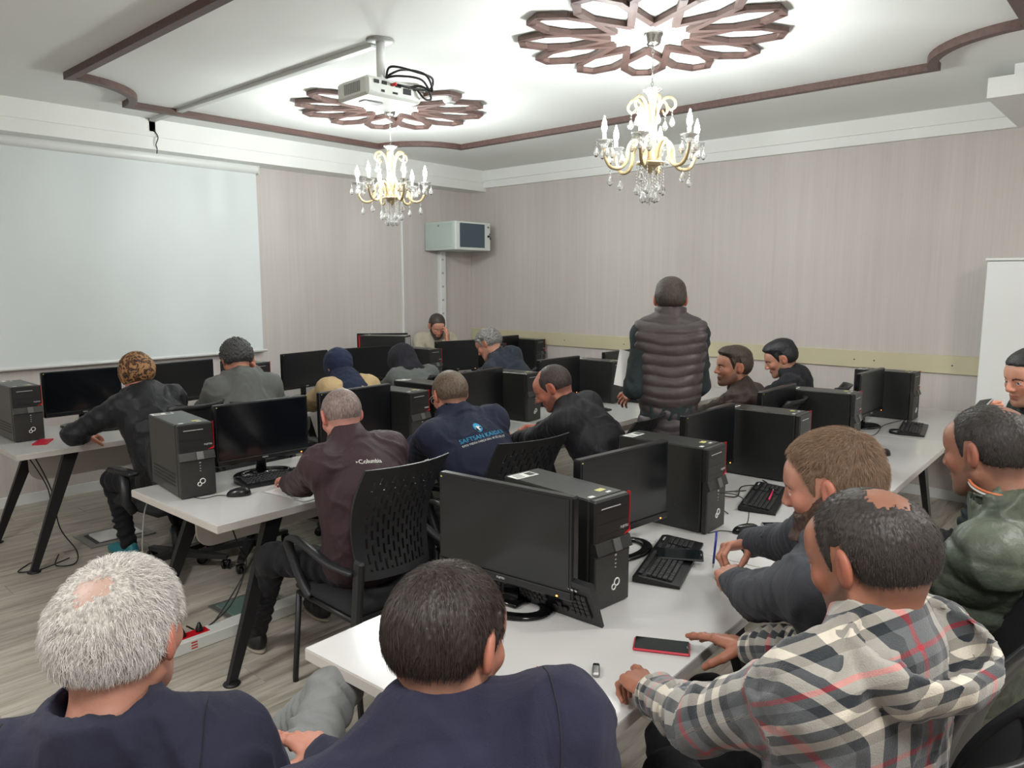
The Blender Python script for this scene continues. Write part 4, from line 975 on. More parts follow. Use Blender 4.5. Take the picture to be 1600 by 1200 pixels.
def cloth(name, col, rough=.85, bump=.3, bscale=500, var=.08, sheen=0.04, crease=.8):
    m = mat(name, col, rough, var=var, vscale=9, bump=bump, bscale=bscale, sheen=sheen, spec=.3); nt = m.node_tree; bp = [n for n in nt.nodes if n.type == 'BUMP'][0]
    tc = [n for n in nt.nodes if n.type == 'TEX_COORD'][0]; nz = nt.nodes.new('ShaderNodeTexNoise'); nz.inputs['Scale'].default_value = 11; nz.inputs['Detail'].default_value = 3; nz.inputs['Distortion'].default_value = 1.2
    mp = nt.nodes.new('ShaderNodeMapping'); mp.inputs['Scale'].default_value = (1, 1, .55); nt.links.new(tc.outputs['Object'], mp.inputs[0]); nt.links.new(mp.outputs[0], nz.inputs['Vector'])
    b2 = nt.nodes.new('ShaderNodeBump'); b2.inputs['Strength'].default_value = crease; b2.inputs['Distance'].default_value = .012; nt.links.new(nz.outputs[0], b2.inputs['Height']); nt.links.new(b2.outputs[0], bp.inputs['Normal'])
    return m

HEAD_R = None
def head_sdf(sc=1.0, neck=None, nose=1.0, shape=1.0, jaw=1.0, smile=False, ears=True):
    """local frame: x right, y forward, z up, origin midway between the ears"""
    s = Sdf()
    s.ell((0, -.020, .034), (.0765, .097, .084))
    s.ell((0, -.045, .010), (.066, .066, .066), k=.03)
    s.ell((0, .030, -.015), (.060, .062, .080), k=.03)
    s.ell((0, .036, -.075), (.043 * jaw, .046, .036), k=.03)
    for x in (-1, 1):
        s.cap((x * .054, .000, -.050), (x * .022, .062, -.096), .017, .015, k=.025)
        s.ell((x * .040, .062, -.022), (.020, .018, .020), k=.02)
        s.cap((x * .012, .086, .024), (x * .044, .068, .020), .0085, .007, k=.012)
    s.ell((0, .074, -.098), (.019, .017, .016), k=.02)
    s.ell((0, .060, .045), (.052, .030, .034), k=.03)
    for x in (-1, 1): s.ell((x * .031, .094, .001), (.017, .012, .0115), k=.010, op=-1)
    for x in (-1, 1): s.ell((x * .031, .0735, .000), (.0135, .0135, .0125), k=.003)
    for x in (-1, 1): s.cap((x * .020, .0875, .0085), (x * .043, .0805, .0055), .0032, .0028, k=.004); s.cap((x * .022, .0865, -.0085), (x * .042, .0805, -.0070), .0028, .0026, k=.004)
    s.cap((0, .088, .016), (0, .106 * nose, -.026), .0075, .0110, k=.014)
    for x in (-1, 1): s.ell((x * .0115, .096, -.031), (.0085, .011, .0075), k=.008)
    s.cap((-.018, .0835, -.0585), (.018, .0835, -.0585), .0052, .0052, k=.008); s.ell((0, .0905, -.0580), (.012, .006, .0045), k=.006)
    s.cap((-.015, .0825, -.0690), (.015, .0825, -.0690), .0058, .0058, k=.008); s.ell((0, .0885, -.0690), (.012, .006, .0050), k=.006)
    s.cap((-.021, .0885, -.0635), (.021, .0885, -.0635), .0018, .0018, k=.003, op=-1)
    if ears:
        for x in (-1, 1):
            cy, sy = math.cos(.45 * x), math.sin(.45 * x); R = np.array([[cy, -sy, 0], [sy, cy, 0], [0, 0, 1]])
            s.ell((x * .0845, -.016, .000), (.0095, .0190, .0320), R=R, k=.006); s.ell((x * .0785, -.008, -.018), (.009, .012, .014), R=R, k=.006)
            s.ell((x * .0950, -.007, .004), (.008, .0105, .0190), R=R, k=.005, op=-1)
    if neck is not None:
        nb = np.asarray(neck); s.cap((0, -.028, -.045), nb, .055, .056, k=.035); s.cap(nb, nb + np.array([0, 0, -.03]), .056, .05, k=.02)
    return s
def smooth01(x, a, b): t = np.clip((x - a) / (b - a), 0, 1); return t * t * (3 - 2 * t)
def hairline(l, st):
    """signed height above the hairline in the head frame; >0 inside the hair"""
    x, y, z = l[:, 0], l[:, 1], l[:, 2]
    fr = st.get('front', .078); nape = st.get('nape', -.070)
    zl = np.interp(y, [-.09, -.045, -.030, -.012, .008, .022, .040, .055, .075, .10], [nape, nape, -.046, .034, .036, st.get('side', -.012), .034, .052, fr - .010, fr])
    s = z - zl + .004 * hsh(l * 90, 2.0)
    if st.get('temple'): s = s - st['temple'] * smooth01(np.abs(x), .028, .055) * smooth01(y, .02, .06)
    if 'bald' in st:
        for (bx, by, bz, br, soft) in st['bald']:
            d = np.sqrt((x - bx) ** 2 + (y - by) ** 2 + (z - bz) ** 2) - br; s = np.minimum(s, d * .8 + soft * .5 * hsh(l * 60, 4.0) + soft * .5 * hsh(l * 260, 1.0))
    return s
def hair_sdf(hd, st):
    s = Sdf(); s.lo = np.array([-.125, -.16, -.11]); s.hi = np.array([.125, .15, .175]); T = st.get('T', .010)
    base = Sdf(); base.P = [q for q in hd.P[:3]] + [hd.P[10]] if False else hd.P[:3]
    def f(l):
        d = base.ev(l); h = hairline(l, st); x, y, z = l[:, 0], l[:, 1], l[:, 2]
        t = T * smooth01(h, -.004, st.get('fade', .045)) + .0012
        t = t + st.get('top', 0.0) * smooth01(z, .05, .10) * smooth01(h, 0, .03)
        if st.get('quiff'): t = t + st['quiff'] * smooth01(y, .0, .075) * smooth01(z, .06, .10) * smooth01(h, 0, .015)
        if st.get('curl'): t = t + st['curl'] * np.abs(hsh(l * 110, 1.0)) * smooth01(h, 0, .02)
        t = t + st.get('rough', .0012) * hsh(np.stack([x * 420, y * 420, z * 130], 1), .7) * smooth01(h, 0, .02)
        t = np.where(h < 0, np.where(z > .06, -.0012 + h * .02, -.004 + h * .3), t)
        return d - t
    s.fn(f); return s
def beard_sdf(hd, st):
    s = Sdf(); s.lo = np.array([-.09, -.03, -.15]); s.hi = np.array([.09, .13, .03]); base = Sdf(); base.P = hd.P[:11]; T = st.get('T', .006)
    def f(l):
        d = base.ev(l); x, y, z = l[:, 0], l[:, 1], l[:, 2]; top = np.interp(y, [-.01, .02, .05, .07, .09], [.0, -.015, -.042, -.046, -.046])
        h = top - z + .003 * hsh(l * 120, 3.); mouth = np.sqrt((x / 1.7) ** 2 + ((z + .064) * 1.1) ** 2) - .0125; h = np.minimum(h, np.where(y > .06, mouth, 1)); h = np.minimum(h, y + .008); h = np.minimum(h, z + .128)
        h = np.where((y > .07) & (z > -.047), -1, h)
        t = T * smooth01(h, 0, .012) + st.get('len', 0) * smooth01(-z, .085, .12) * smooth01(h, 0, .02) + .0012 * hsh(l * 300, 1.); return d - np.where(h < 0, -.004 + h * .3, t)
    s.fn(f); return s
def strands(name, parent, hd, st, n, L, rad, col, R, c, seed=1, lift=.45, flow='down', zmin=-.2):
    """short hair strands as one curves object"""
    rg = np.random.default_rng(seed); hs = st.get('_sdf'); V = st['_V']; h = hairline(V, st)
    ok = np.where((h > st.get('smin', -.002)) & (V[:, 2] > zmin) & (rg.random(len(V)) < st.get('dmin', 0) + smooth01(h, st.get('smin', -.002) - .002, st.get('dens', .022))))[0]; pick = rg.choice(ok, n); P0 = V[pick] + rg.normal(0, .0012, (n, 3))
    e = .002; base = Sdf(); base.P = hd.P[:3]; d0 = base.ev(P0); N = np.stack([base.ev(P0 + np.eye(3)[i] * e) - d0 for i in range(3)], 1); N /= np.linalg.norm(N, axis=1)[:, None] + 1e-9
    wh = np.asarray(st.get('whorl', (0, -.055, .10))); D = P0 - wh
    D = D - (D * N).sum(1)[:, None] * N; D /= np.linalg.norm(D, axis=1)[:, None] + 1e-6
    if flow == 'forward': D = .55 * D + np.array([0.15, .8, -.1])
    D = D + rg.normal(0, st.get('mess', .22), (n, 3)) + np.stack([hsh(P0 * 40, 1), hsh(P0 * 40, 5), hsh(P0 * 40, 9)], 1) * st.get('clump', .35)
    D = D - (D * N).sum(1)[:, None] * N; D /= np.linalg.norm(D, axis=1)[:, None] + 1e-6
    ll = L * rg.uniform(.55, 1.15, n)[:, None] * (np.clip(smooth01(h[pick], -.005, .05), .35, 1))[:, None]
    K = 5; pts = np.empty((n, K, 3)); P = P0 - N * .0015
    for k in range(K):
        pts[:, k] = P; a = lift * (1 - k / (K - 1)) ** 1.0; dr = D * (1 - a * .6) + N * a; dr[:, 2] -= .10 * k; dr /= np.linalg.norm(dr, axis=1)[:, None]; P = P + dr * ll / (K - 1)
    W_ = pts.reshape(-1, 3) @ R.T + c
    cu = bpy.data.hair_curves.new(name); cu.add_curves([K] * n); cu.attributes['position'].data.foreach_set('vector', W_.astype(f32).ravel())
    ra = cu.attributes.get('radius') or cu.attributes.new('radius', 'FLOAT', 'POINT'); rr = np.tile(np.linspace(1, .25, K), n) * rad; ra.data.foreach_set('value', rr.astype(f32))
    t = NT(name + '_tint'); hi = t.n('ShaderNodeHairInfo'); cols = [tuple(x * .55 for x in col), col, tuple(min(1, x * 1.5 + .01) for x in col)]
    r_ = ramp(t, hi.outputs['Random'], [(0, cols[0]), (.5, cols[1]), (1, cols[2])]); t.l(r_, t.b.inputs['Base Color']); t.set(Roughness=.45); cu.materials.append(t.m)
    o = bpy.data.objects.new(name, cu); COL.objects.link(o); o.parent = parent; o['kind'] = 'stuff'; return o

def hand_mesh(side, wrist, ydir, zdir, curl, thumb=(.5, .3), splay=.10, vox=.0026, sc=1.0, spread=None):
    """side +1 right, -1 left; zdir = back of the hand"""
    y = nv(ydir); z = np.asarray(zdir, float); z = nv(z - y * (z @ y)); x = np.cross(y, z)      # local x, right-handed
    tx = -1.0 if side > 0 else 1.0                                                             # the thumb lies at local x * tx (palm down, right hand: thumb on the left)
    s = Sdf(); kn = [(.030, .093), (.0105, .098), (-.0095, .094), (-.0285, .084)]; LN = [(.043, .026, .020), (.047, .029, .021), (.043, .027, .020), (.034, .021, .018)]; RD = [.0092, .0095, .0090, .0080]
    s.cap((tx * .012, -.05, 0), (tx * .014, .010, 0), .0235, .0215, k=.01); s.cap((-tx * .012, -.05, 0), (-tx * .013, .010, 0), .0225, .0200, k=.02)
    s.ell((0, .055, -.004), (.040, .052, .0150), k=.012)
    for i, (kx, ky) in enumerate(kn):
        s.cap((tx * kx * .45, .012, .002), (tx * kx, ky, .002), .0115, .0110, k=.010)
    for i, (kx, ky) in enumerate(kn):
        p = np.array([tx * kx, ky, .001]); ang = 0.0; sp = (1.5 - i) * (splay if spread is None else spread); c = curl[i] if isinstance(curl, (list, tuple)) else curl
        for j, l in enumerate(LN[i]):
            ang += c * (.85, 1.05, .75)[j]; d = np.array([tx * math.sin(sp) * math.cos(ang), math.cos(sp) * math.cos(ang), -math.sin(ang)]); q = p + d * l; r0 = RD[i] * (1, .93, .86)[j]; r1 = RD[i] * (.93, .86, .72)[j]
            s.cap(p, q, r0, r1, k=.0035); s.ell(p + np.array([0, 0, .001]), (r0 * 1.05, r0 * 1.05, r0 * 1.02), k=.004); p = q
    a, b = thumb; p = np.array([tx * .022, .022, -.006]); d = nv((tx * math.sin(.75 + .3 * a), math.cos(.75 + .3 * a), -.45 - .5 * b)); q = p + d * .044; s.cap(p, q, .0150, .0120, k=.012)
    d2 = nv(d + np.array([-tx * .35 * b, .55, -.35 * b])); q2 = q + d2 * .033; s.cap(q, q2, .0115, .0105, k=.005); d3 = nv(d2 + np.array([-tx * .5 * b, .1, -.2 * b])); s.cap(q2, q2 + d3 * .025, .0105, .0080, k=.004)
    V, Q = nets(s, vox); Rm = np.stack([x, y, z], 1); return (V * sc) @ Rm.T + np.asarray(wrist), Q
def ik(S, W_, a, b, pole):
    S = np.asarray(S, float); W_ = np.asarray(W_, float); d = W_ - S; L = np.linalg.norm(d); L2 = min(L, (a + b) * .995); x = (a * a - b * b + L2 * L2) / (2 * L2); h = math.sqrt(max(0, a * a - x * x)); u = d / L
    p = np.asarray(pole, float); p = p - u * (p @ u); return S + u * x + nv(p) * h
def frame(yaw, pitch=0., roll=0.):
    f = np.array([math.cos(yaw), math.sin(yaw), 0]); r = np.array([math.sin(yaw), -math.cos(yaw), 0]); u = np.array([0, 0, 1.])
    f2 = f * math.cos(pitch) - u * math.sin(pitch); u2 = u * math.cos(pitch) + f * math.sin(pitch)
    r2 = r * math.cos(roll) - u2 * math.sin(roll); u3 = u2 * math.cos(roll) + r * math.sin(roll)
    return np.stack([r2, f2, u3], 1)        # columns: right, forward, up

def person(label, hc, hyaw, hpitch=.1, hroll=0., byaw=1.57, skin=(196, 140, 116), hair=None, haircol=(40, 34, 30), beard=None, beardcol=None, top='jacket', topcol=(30, 32, 45), topmat=None,
           legcol=(28, 28, 32), hands=None, seated=True, slouch=.05, sw=.160, bulk=1.0, roll=0., vox=.010, hvox=.0036, hip=None, knees=None, feet=None, collar=None, hood=None, vest=None, stripe=None,
           nstr=0, strL=.02, strR=.0006, strcol=None, flow='down', lift=.45, cuff=None, hsc=1.0, nose=1.0, jaw=1.0, lean_hip=.53, neck_back=0.0, scarf=None, stubble=0.0, elbow_pole=None, shoe=(24, 24, 26), shoff=(0, 0), fold=.004, legfold=.005, quilt=None, uvplaid=False, nfold=.006, extra=None, legs=True, swf=None):
    t = empty('person', (0, 0, 0), 0, label, 'person'); hc = np.asarray(hc, float); H = frame(hyaw, hpitch, hroll); B = frame(byaw, 0, roll); fw, rt, up = B[:, 1], B[:, 0], np.array([0, 0, 1.])
    # neck base follows the head but mostly the torso
    NB = hc + H @ np.array([0, -.045, -.072]) * hsc + np.array([0, 0, -.062]) * hsc - fw * (.02 + neck_back)
    if hip is None:
        dz = NB[2] - .54; dh = math.sqrt(max(0.0004, lean_hip ** 2 - dz * dz)) if dz < lean_hip else 0.02; hip = NB - fw * dh; hip[2] = .54
        if not seated: hip = NB - np.array([0, 0, .55]) - fw * .02
    hip = np.asarray(hip, float); t.location = (float(hip[0]), float(hip[1]), 0); T0_ = np.array([hip[0], hip[1], 0.])
    mid = (hip + NB) / 2 - fw * slouch * 1.6
    def spn(u): return (1 - u) ** 2 * hip + 2 * u * (1 - u) * mid + u * u * NB
    def sfr(u): tg = nv(2 * (1 - u) * (mid - hip) + 2 * u * (NB - mid)); r_ = nv(rt - tg * (rt @ tg)); return np.stack([r_, np.cross(tg, r_), tg], 1)     # right, forward, up
    Rc, Rb, Rn = sfr(.66), sfr(.25), sfr(.9)
    sh = {}
    for sd in (-1, 1): sh[sd] = NB + Rn[:, 0] * sw * sd - Rn[:, 2] * (.058 + (shoff[0] if sd < 0 else shoff[1])) - Rn[:, 1] * .005 + (swf[0 if sd < 0 else 1] if swf is not None else 0) * fw
    hands = hands or {}
    wr, el = {}, {}
    for sd, key in ((-1, 'L'), (1, 'R')):
        hd_ = hands.get(key); S_ = sh[sd]
        W_ = np.asarray(hd_['w'], float) if hd_ else (hip + fw * .30 + rt * sd * .14 + up * .10 if seated else S_ - up * .50 + fw * .08 + rt * sd * .05)
        pole = (hd_ or {}).get('pole', rt * sd * .55 - up * 1.0 - fw * .35); dd = W_ - S_; L = np.linalg.norm(dd)
        if L > .585: W_ = S_ + dd / L * .585
        wr[sd] = W_; el[sd] = ik(S_, W_, .305, .285, np.asarray(pole))
    b_ = bulk
    def torso(inf=0., sleeves=True, low=0.):
        s = Sdf()
        s.ell(hip + up * .03 - fw * .005 - up * low, np.array([.180, .145, .13]) * b_ + inf, R=Rb, k=.05)
        s.ell(spn(.30), np.array([.172, .142, .16]) * b_ + inf, R=Rb, k=.07)
        s.ell(spn(.64) + Rc[:, 1] * .005, np.array([.172, .128, .17]) * np.array([b_, b_, 1]) + inf, R=Rc, k=.07)
        s.ell(spn(.84), np.array([sw * .86, .092, .075]) + inf, R=Rn, k=.06)
        s.cap(sh[-1], sh[1], .060 + inf, .060 + inf, k=.05); s.cap(NB - Rn[:, 2] * .04, NB + Rn[:, 2] * .022 + Rn[:, 1] * .006, .085 + inf, .064 + inf, k=.03)
        for sd in (-1, 1): s.cap(sh[sd] - Rn[:, 2] * .02 - Rn[:, 0] * sd * .01, spn(.30) + Rb[:, 0] * sd * .085 * b_, .060 + inf, .075 * b_ + inf, k=.06)
        for sd in (-1, 1): s.cap(NB + Rn[:, 2] * .015 + Rn[:, 0] * sd * .035, sh[sd] + Rn[:, 2] * .012, .045 + inf, .045 + inf, k=.04)
        return s
    def sleeves(s, inf=0., ext=-.012):
        for sd in (-1, 1):
            s.cap(sh[sd], el[sd], (.068 * b_ ** .5 + inf), .058 + inf, k=.04, fold=fold * .6, fl=.055, off=.3)
            we = wr[sd] + nv(wr[sd] - el[sd]) * ext; s.cap(el[sd], we, .058 + inf, .041 + inf, k=.02, fold=fold, fl=.034, off=1.1 * sd)
        return s
    TOP = topmat or cloth('fabric', hx(*topcol)); s = torso(.006)
    if vest is None or True: sleeves(s, .004)
    if collar:
        ca = NB + Rn[:, 2] * .012 + Rn[:, 1] * .008; cb = ca + nv(Rn[:, 2] * 1.0 + Rn[:, 1] * .30) * collar[0]
        def cf(p, ca=ca, cb=cb, r0=.073 * collar[1], r1=.066 * collar[1], th=.006):
            ba = cb - ca; L = np.linalg.norm(ba); u = ba / L; pa = p - ca; h = pa @ u; v = pa - h[:, None] * u; v = v + (v @ Rn[:, 0])[:, None] * Rn[:, 0] * -.06; r = np.sqrt((v * v).sum(1)); hh = np.clip(h / L, 0, 1)
            d = np.abs(r - (r0 + (r1 - r0) * hh)) - th; return np.maximum(d, np.maximum(h - L, -h - .03))
        s.fn(cf, k=.014); s._b([cb], .10)
    # neck opening
    def opening(s):
        s.cap(NB + Rn[:, 2] * .035 + Rn[:, 1] * .012, NB + Rn[:, 2] * .16 + Rn[:, 1] * .04, .056, .060, k=.008, op=-1)
    if collar: opening(s)
    if hood == 'down':
        hcn = NB - Rn[:, 1] * .055 + Rn[:, 2] * .005
        s.ell(hcn - Rn[:, 2] * .035 - Rn[:, 1] * .012, (.105, .048, .085), R=Rn, k=.03)
        for k in range(-5, 6):
            a0 = k / 5 * 1.9; a1 = (k + 1) / 5 * 1.9
            if k < 5:
                pA = NB + Rn[:, 0] * math.sin(a0) * .088 - Rn[:, 1] * (math.cos(a0) * .085 - .02) + Rn[:, 2] * (.035 - .02 * math.cos(a0)); pB = NB + Rn[:, 0] * math.sin(a1) * .088 - Rn[:, 1] * (math.cos(a1) * .085 - .02) + Rn[:, 2] * (.035 - .02 * math.cos(a1)); s.cap(pA, pB, .026, .026, k=.02)
    def wr_post(p, d, amp=nfold):
        q = (p - T0_); n0 = hsh(q * 7 + 3, .9); n1 = hsh(q * np.array([15, 15, 9]) + 1.5 * n0[:, None], 1.7); n2 = hsh(q * np.array([30, 30, 22]) + 2.5 * n0[:, None], 4.1)
        return d + amp * (1.3 * np.minimum(np.abs(n1) * 2.2, 1) - .8) + amp * .5 * np.minimum(np.abs(n2) * 2.5, 1) * np.clip(n0 + .5, 0, 1)
    s.post.append(wr_post)
    if quilt:
        def qp(p, d, per=quilt[0], amp=quilt[1]):
            q = (p - spn(.5)) @ Rc; v = q[:, 2] + .02 * np.cos(q[:, 0] * 9); return d - amp * (np.abs(np.sin(PI * v / per)) ** .5 - .5)
        s.post.append(qp)
    if extra: extra(s, dict(NB=NB, Rn=Rn, Rc=Rc, hip=hip, sh=sh, el=el, wr=wr, fw=fw, rt=rt, spn=spn, H=H, hc=hc))
    V, Q = nets(s, vox); tp = obj_from(top, V - T0_, Q, TOP, t, True)
    if uvplaid:
        # cloth coordinates: along / around the nearest limb, or torso frame
        lab = np.zeros(len(V), int); uv = (V - spn(.5)) @ Rc; uv = np.stack([uv[:, 0] + .15 * uv[:, 1] - .9 * np.sign(uv[:, 0]) * smooth01(np.abs(uv[:, 0]), .11, .20) * (uv[:, 2] - .2), uv[:, 2] + .9 * uv[:, 1], 0 * uv[:, 0]], 1); best = None
        for sd in (-1, 1):
            for (a, b2, o_) in ((sh[sd], el[sd], 0.), (el[sd], wr[sd], .305)):
                ba = b2 - a; L = np.linalg.norm(ba); u_ = ba / L; h = np.clip((V - a) @ u_, 0, L); v_ = V - a - h[:, None] * u_; r = np.sqrt((v_ * v_).sum(1)); e1 = nv(np.cross(u_, fw + .3 * up)); e2 = np.cross(u_, e1); an = np.arctan2(v_ @ e2, v_ @ e1)
                m = (r < .078) & (((V - a) @ u_ > (.09 if o_ == 0 else -.02))); uv[m] = np.stack([an * .062, h + o_, 0 * h], 1)[m]
        a = tp.data.attributes.new('cloth_uv', 'FLOAT_VECTOR', 'POINT'); a.data.foreach_set('vector', uv.astype(f32).ravel())
    if vest:
        v_ = torso(.020, low=.06)
        for sd in (-1, 1): v_.cap(sh[sd] + rt * sd * .035, sh[sd] + rt * sd * .2 - up * .02, .066, .1, k=.02, op=-1)
        ca = NB + Rn[:, 1] * .012; cb = ca + nv(Rn[:, 2] + Rn[:, 1] * .15) * .085
        def cf2(p):
            ba = cb - ca; L = np.linalg.norm(ba); u = ba / L; pa = p - ca; h = pa @ u; w_ = pa - h[:, None] * u; r = np.sqrt((w_ * w_).sum(1)); return np.maximum(np.abs(r - .077) - .008, np.maximum(h - L, -h - .02))
        v_.fn(cf2, k=.02); v_._b([cb], .1); v_.cap(NB + Rn[:, 2] * .03 + Rn[:, 1] * .012, NB + Rn[:, 2] * .16, .062, .07, k=.01, op=-1)
        def vp(p, d):
            q = (p - spn(.5)); z = q[:, 2] + .012 * np.cos(q @ rt * 14) + .006 * hsh(q * 20, 2.); dd = d - .0085 * (np.abs(np.sin(PI * z / .058)) ** .55 - .45); return dd
        v_.post.append(vp); V, Q = nets(v_, .008); obj_from('padded_vest', V - T0_, Q, vest, t, True)
    # legs
    LG = cloth('trousers', hx(*legcol))
    ft = {}
    if legs:
        s = Sdf(); s.ell(hip - up * .0, np.array([.165, .13, .10]) * b_, R=Rb, k=.05)
        for i, sd in enumerate((-1, 1)):
            hj = hip + rt * sd * .085 - up * .01
            if seated:
                kn_ = np.asarray(knees[i], float) if knees else hj + fw * .42 + rt * sd * .05 - up * .015; fo = np.asarray(feet[i], float) if feet else np.array([kn_[0], kn_[1], .09]) - fw * .02
            else:
                fo = np.asarray(feet[i], float) if feet else np.array([hj[0], hj[1], .09]) + rt * sd * .03; kn_ = ik(hj, fo, .45, .45, fw)
            s.cap(hj, kn_, .083 * b_ ** .5, .066, k=.05, fold=legfold, fl=.06, off=sd); s.cap(kn_, fo, .064, .050, k=.03, fold=legfold, fl=.05, off=2 * sd); ft[sd] = (fo, nv(fo - kn_), kn_)
        s.post.append(lambda p, d: wr_post(p, d, nfold * .6)); V, Q = nets(s, max(vox, .010)); obj_from('trousers', V - T0_, Q, LG, t, True)
        for sd in (-1, 1):
            fo = ft[sd][0]; fd = nv(fw + rt * sd * .15); 
            if feet is not None and len(feet) > 2: fd = nv(np.asarray(feet[2]))
            rr = np.cross(fd, up); Rf = np.stack([rr, fd, up], 1); s = Sdf(); z0 = fo[2] - .09; c0 = np.array([fo[0], fo[1], z0])
            s.ell(c0 + fd * .07 + up * .040, (.045, .135, .042), R=Rf, k=.03); s.ell(c0 - fd * .005 + up * .062, (.040, .058, .055), R=Rf, k=.03); s.fn(lambda p, z0=z0: (z0 + .003 - p[:, 2]), k=.004, op=-2)
            V, Q = nets(s, .007); sh_ = obj_from('shoe', V - T0_, Q, mat('shoe_leather', hx(*shoe), .45), t, True)
            s = Sdf(); s.ell(c0 + fd * .065 + up * .010, (.049, .142, .022), R=Rf, k=.01); s.fn(lambda p, z0=z0: np.maximum(z0 + .002 - p[:, 2], p[:, 2] - z0 - .018), k=.003, op=-2); V, Q = nets(s, .006)
            so = obj_from('sole', V - T0_, Q, mat('shoe_sole', hx(150, 142, 128) if shoe[0] > 20 else hx(40, 40, 40), .6), sh_, True)
    # body: one mesh - head and neck, hands, and the figure under the clothes
    nbl = (NB - hc) @ H / hsc; hd = head_sdf(neck=nbl, nose=nose, jaw=jaw); hd.lo = np.minimum(hd.lo, [-.11, -.14, -.2]); V, Q = nets(hd, hvox); sk = np.array(hx(*skin)); cols = np.tile(sk, (len(V), 1)); l = V
    def tint(m, c, a): cols[:] = cols * (1 - (m * a)[:, None]) + np.array(c) * (m * a)[:, None]
    tint(np.exp(-((np.abs(l[:, 0]) - .04) ** 2 + (l[:, 2] + .02) ** 2) / .0012) * (l[:, 1] > .04), (sk[0] * 1.05, sk[1] * .66, sk[2] * .62), .5)
    tint((np.abs(l[:, 0]) > .0765) * 1.0 * (l[:, 1] < .02) * (l[:, 2] > -.04) * (l[:, 2] < .035), (sk[0] * 1.05, sk[1] * .62, sk[2] * .58), .55)
    tint(np.exp(-((l[:, 0] / .022) ** 2 + ((l[:, 2] + .0635) / .011) ** 2) ** 1.5) * (l[:, 1] > .075), (sk[0] * .80, sk[1] * .48, sk[2] * .46), .8)
    tint(np.exp(-((l[:, 0] / .014) ** 2 + ((l[:, 2] + .028) / .014) ** 2)) * (l[:, 1] > .09), (sk[0] * 1.05, sk[1] * .7, sk[2] * .66), .5)
    if hair is not None and hair.get('pale'): tint(smooth01(l[:, 2], .05, .08) * (l[:, 1] < .03), np.array(hx(*haircol)), hair['pale'])
    for x in (-.031, .031):
        m = ((l[:, 0] - x) ** 2 / .0130 ** 2 + (l[:, 2] + .001) ** 2 / .0058 ** 2 < 1) & (l[:, 1] > .078); cols[m] = (.62, .58, .55)
        m = ((l[:, 0] - x) ** 2 + (l[:, 2] + .001) ** 2 < .0052 ** 2) & (l[:, 1] > .078); cols[m] = (.025, .015, .01)
        m = (np.abs(l[:, 2] - (.0185 - 18 * (np.abs(l[:, 0]) - .028) ** 2)) < .0038) & (np.abs(l[:, 0]) > .012) & (np.abs(l[:, 0]) < .048) & (l[:, 1] > .06); cols[m] = np.array(hx(*(beardcol or haircol))) * .8 + sk * .08
    if stubble:
        z_top = np.interp(l[:, 1], [-.01, .03, .06, .09], [.0, -.03, -.045, -.043]); m = smooth01(z_top - l[:, 2], 0, .02) * (l[:, 2] > -.13) * smooth01(l[:, 1], -.012, .004); tint(m, np.array(hx(*(beardcol or haircol))) * .6 + sk * .15, stubble)
    if hair is not None:
        hh = hairline(l, hair); tint(smooth01(hh, -.002, .03) * (l[:, 2] > -.09) * (np.abs(l[:, 0]) < .0775), np.array(hx(*haircol)) * .7 + sk * .25, hair.get('scalp', .75))
        tint(smooth01(hh, -.012, .01) * smooth01(-l[:, 1], -.02, .0) * (np.abs(l[:, 0]) < .0775) * (l[:, 2] < .04) * (l[:, 2] > -.095), np.array(hx(*haircol)) * .7 + sk * .25, .55 * hair.get('scalp', .75))
    parts = [((V * hsc) @ H.T + hc, Q)]; CL = [cols]
    for sd, key in ((-1, 'L'), (1, 'R')):
        hd_ = hands.get(key)
        if hd_ and hd_.get('y') is not None:
            V, Q = hand_mesh(sd, wr[sd], hd_['y'], hd_['z'], hd_.get('curl', .35), hd_.get('thumb', (.4, .4)), vox=hd_.get('vox', .0032), splay=hd_.get('splay', .08)); parts.append((V, Q)); cc = np.tile(sk * np.array([1.03, .93, .9]), (len(V), 1)); CL.append(cc)
        else:
            V, Q = hand_mesh(sd, wr[sd], wr[sd] - el[sd], up, .4, vox=.005); parts.append((V, Q)); CL.append(np.tile(sk, (len(V), 1)))
    s = Sdf(); s.ell(hip, (.13, .10, .09), R=Rb, k=.05); s.ell(spn(.5), (.12, .085, .2), R=Rc, k=.05); s.cap(spn(.80), spn(.95), .055, .045, k=.05); s.cap(sh[-1], sh[1], .04, .04, k=.05)
    for sd in (-1, 1):
        s.cap(sh[sd], el[sd], .042, .036, k=.02); s.cap(el[sd], wr[sd], .036, .026, k=.02)
        if legs: s.cap(hip + rt * sd * .085, ft[sd][2], .055, .04, k=.03); s.cap(ft[sd][2], ft[sd][0] + up * .02, .040, .026, k=.02); s.cap(ft[sd][0] + up * .02, ft[sd][0] - up * .045, .026, .026, k=.02)
    V, Q = nets(s, .016, 0); parts.append((V, Q)); CL.append(np.tile(sk, (len(V), 1)))
    V, Q = join(parts); bo = obj_from('body', V - T0_, Q, SKIN, t, True); set_col(bo, np.concatenate(CL))
    Rl = H * hsc; cl = hc - T0_
    if hair is not None:
        hs = hair_sdf(hd, hair); V, Q = nets(hs, hvox, 1); ho = obj_from('hair', (V * hsc) @ H.T + cl, Q, hair_mat('hair_colour', hx(*haircol), hair.get('var', .45)), t, True)
        if nstr:
            hair['_V'] = V; strands('hair_strands', ho, hd, hair, nstr, strL, strR, hx(*(strcol or haircol)), Rl, cl, lift=lift, flow=flow)
    if beard:
        V, Q = nets(beard_sdf(hd, beard), hvox, 1); obj_from('beard', (V * hsc) @ H.T + cl, Q, hair_mat('beard_colour', hx(*(beardcol or haircol))), t, True)
    if scarf: scarf(t, hd, H, hc, T0_, NB, Rn, hsc)
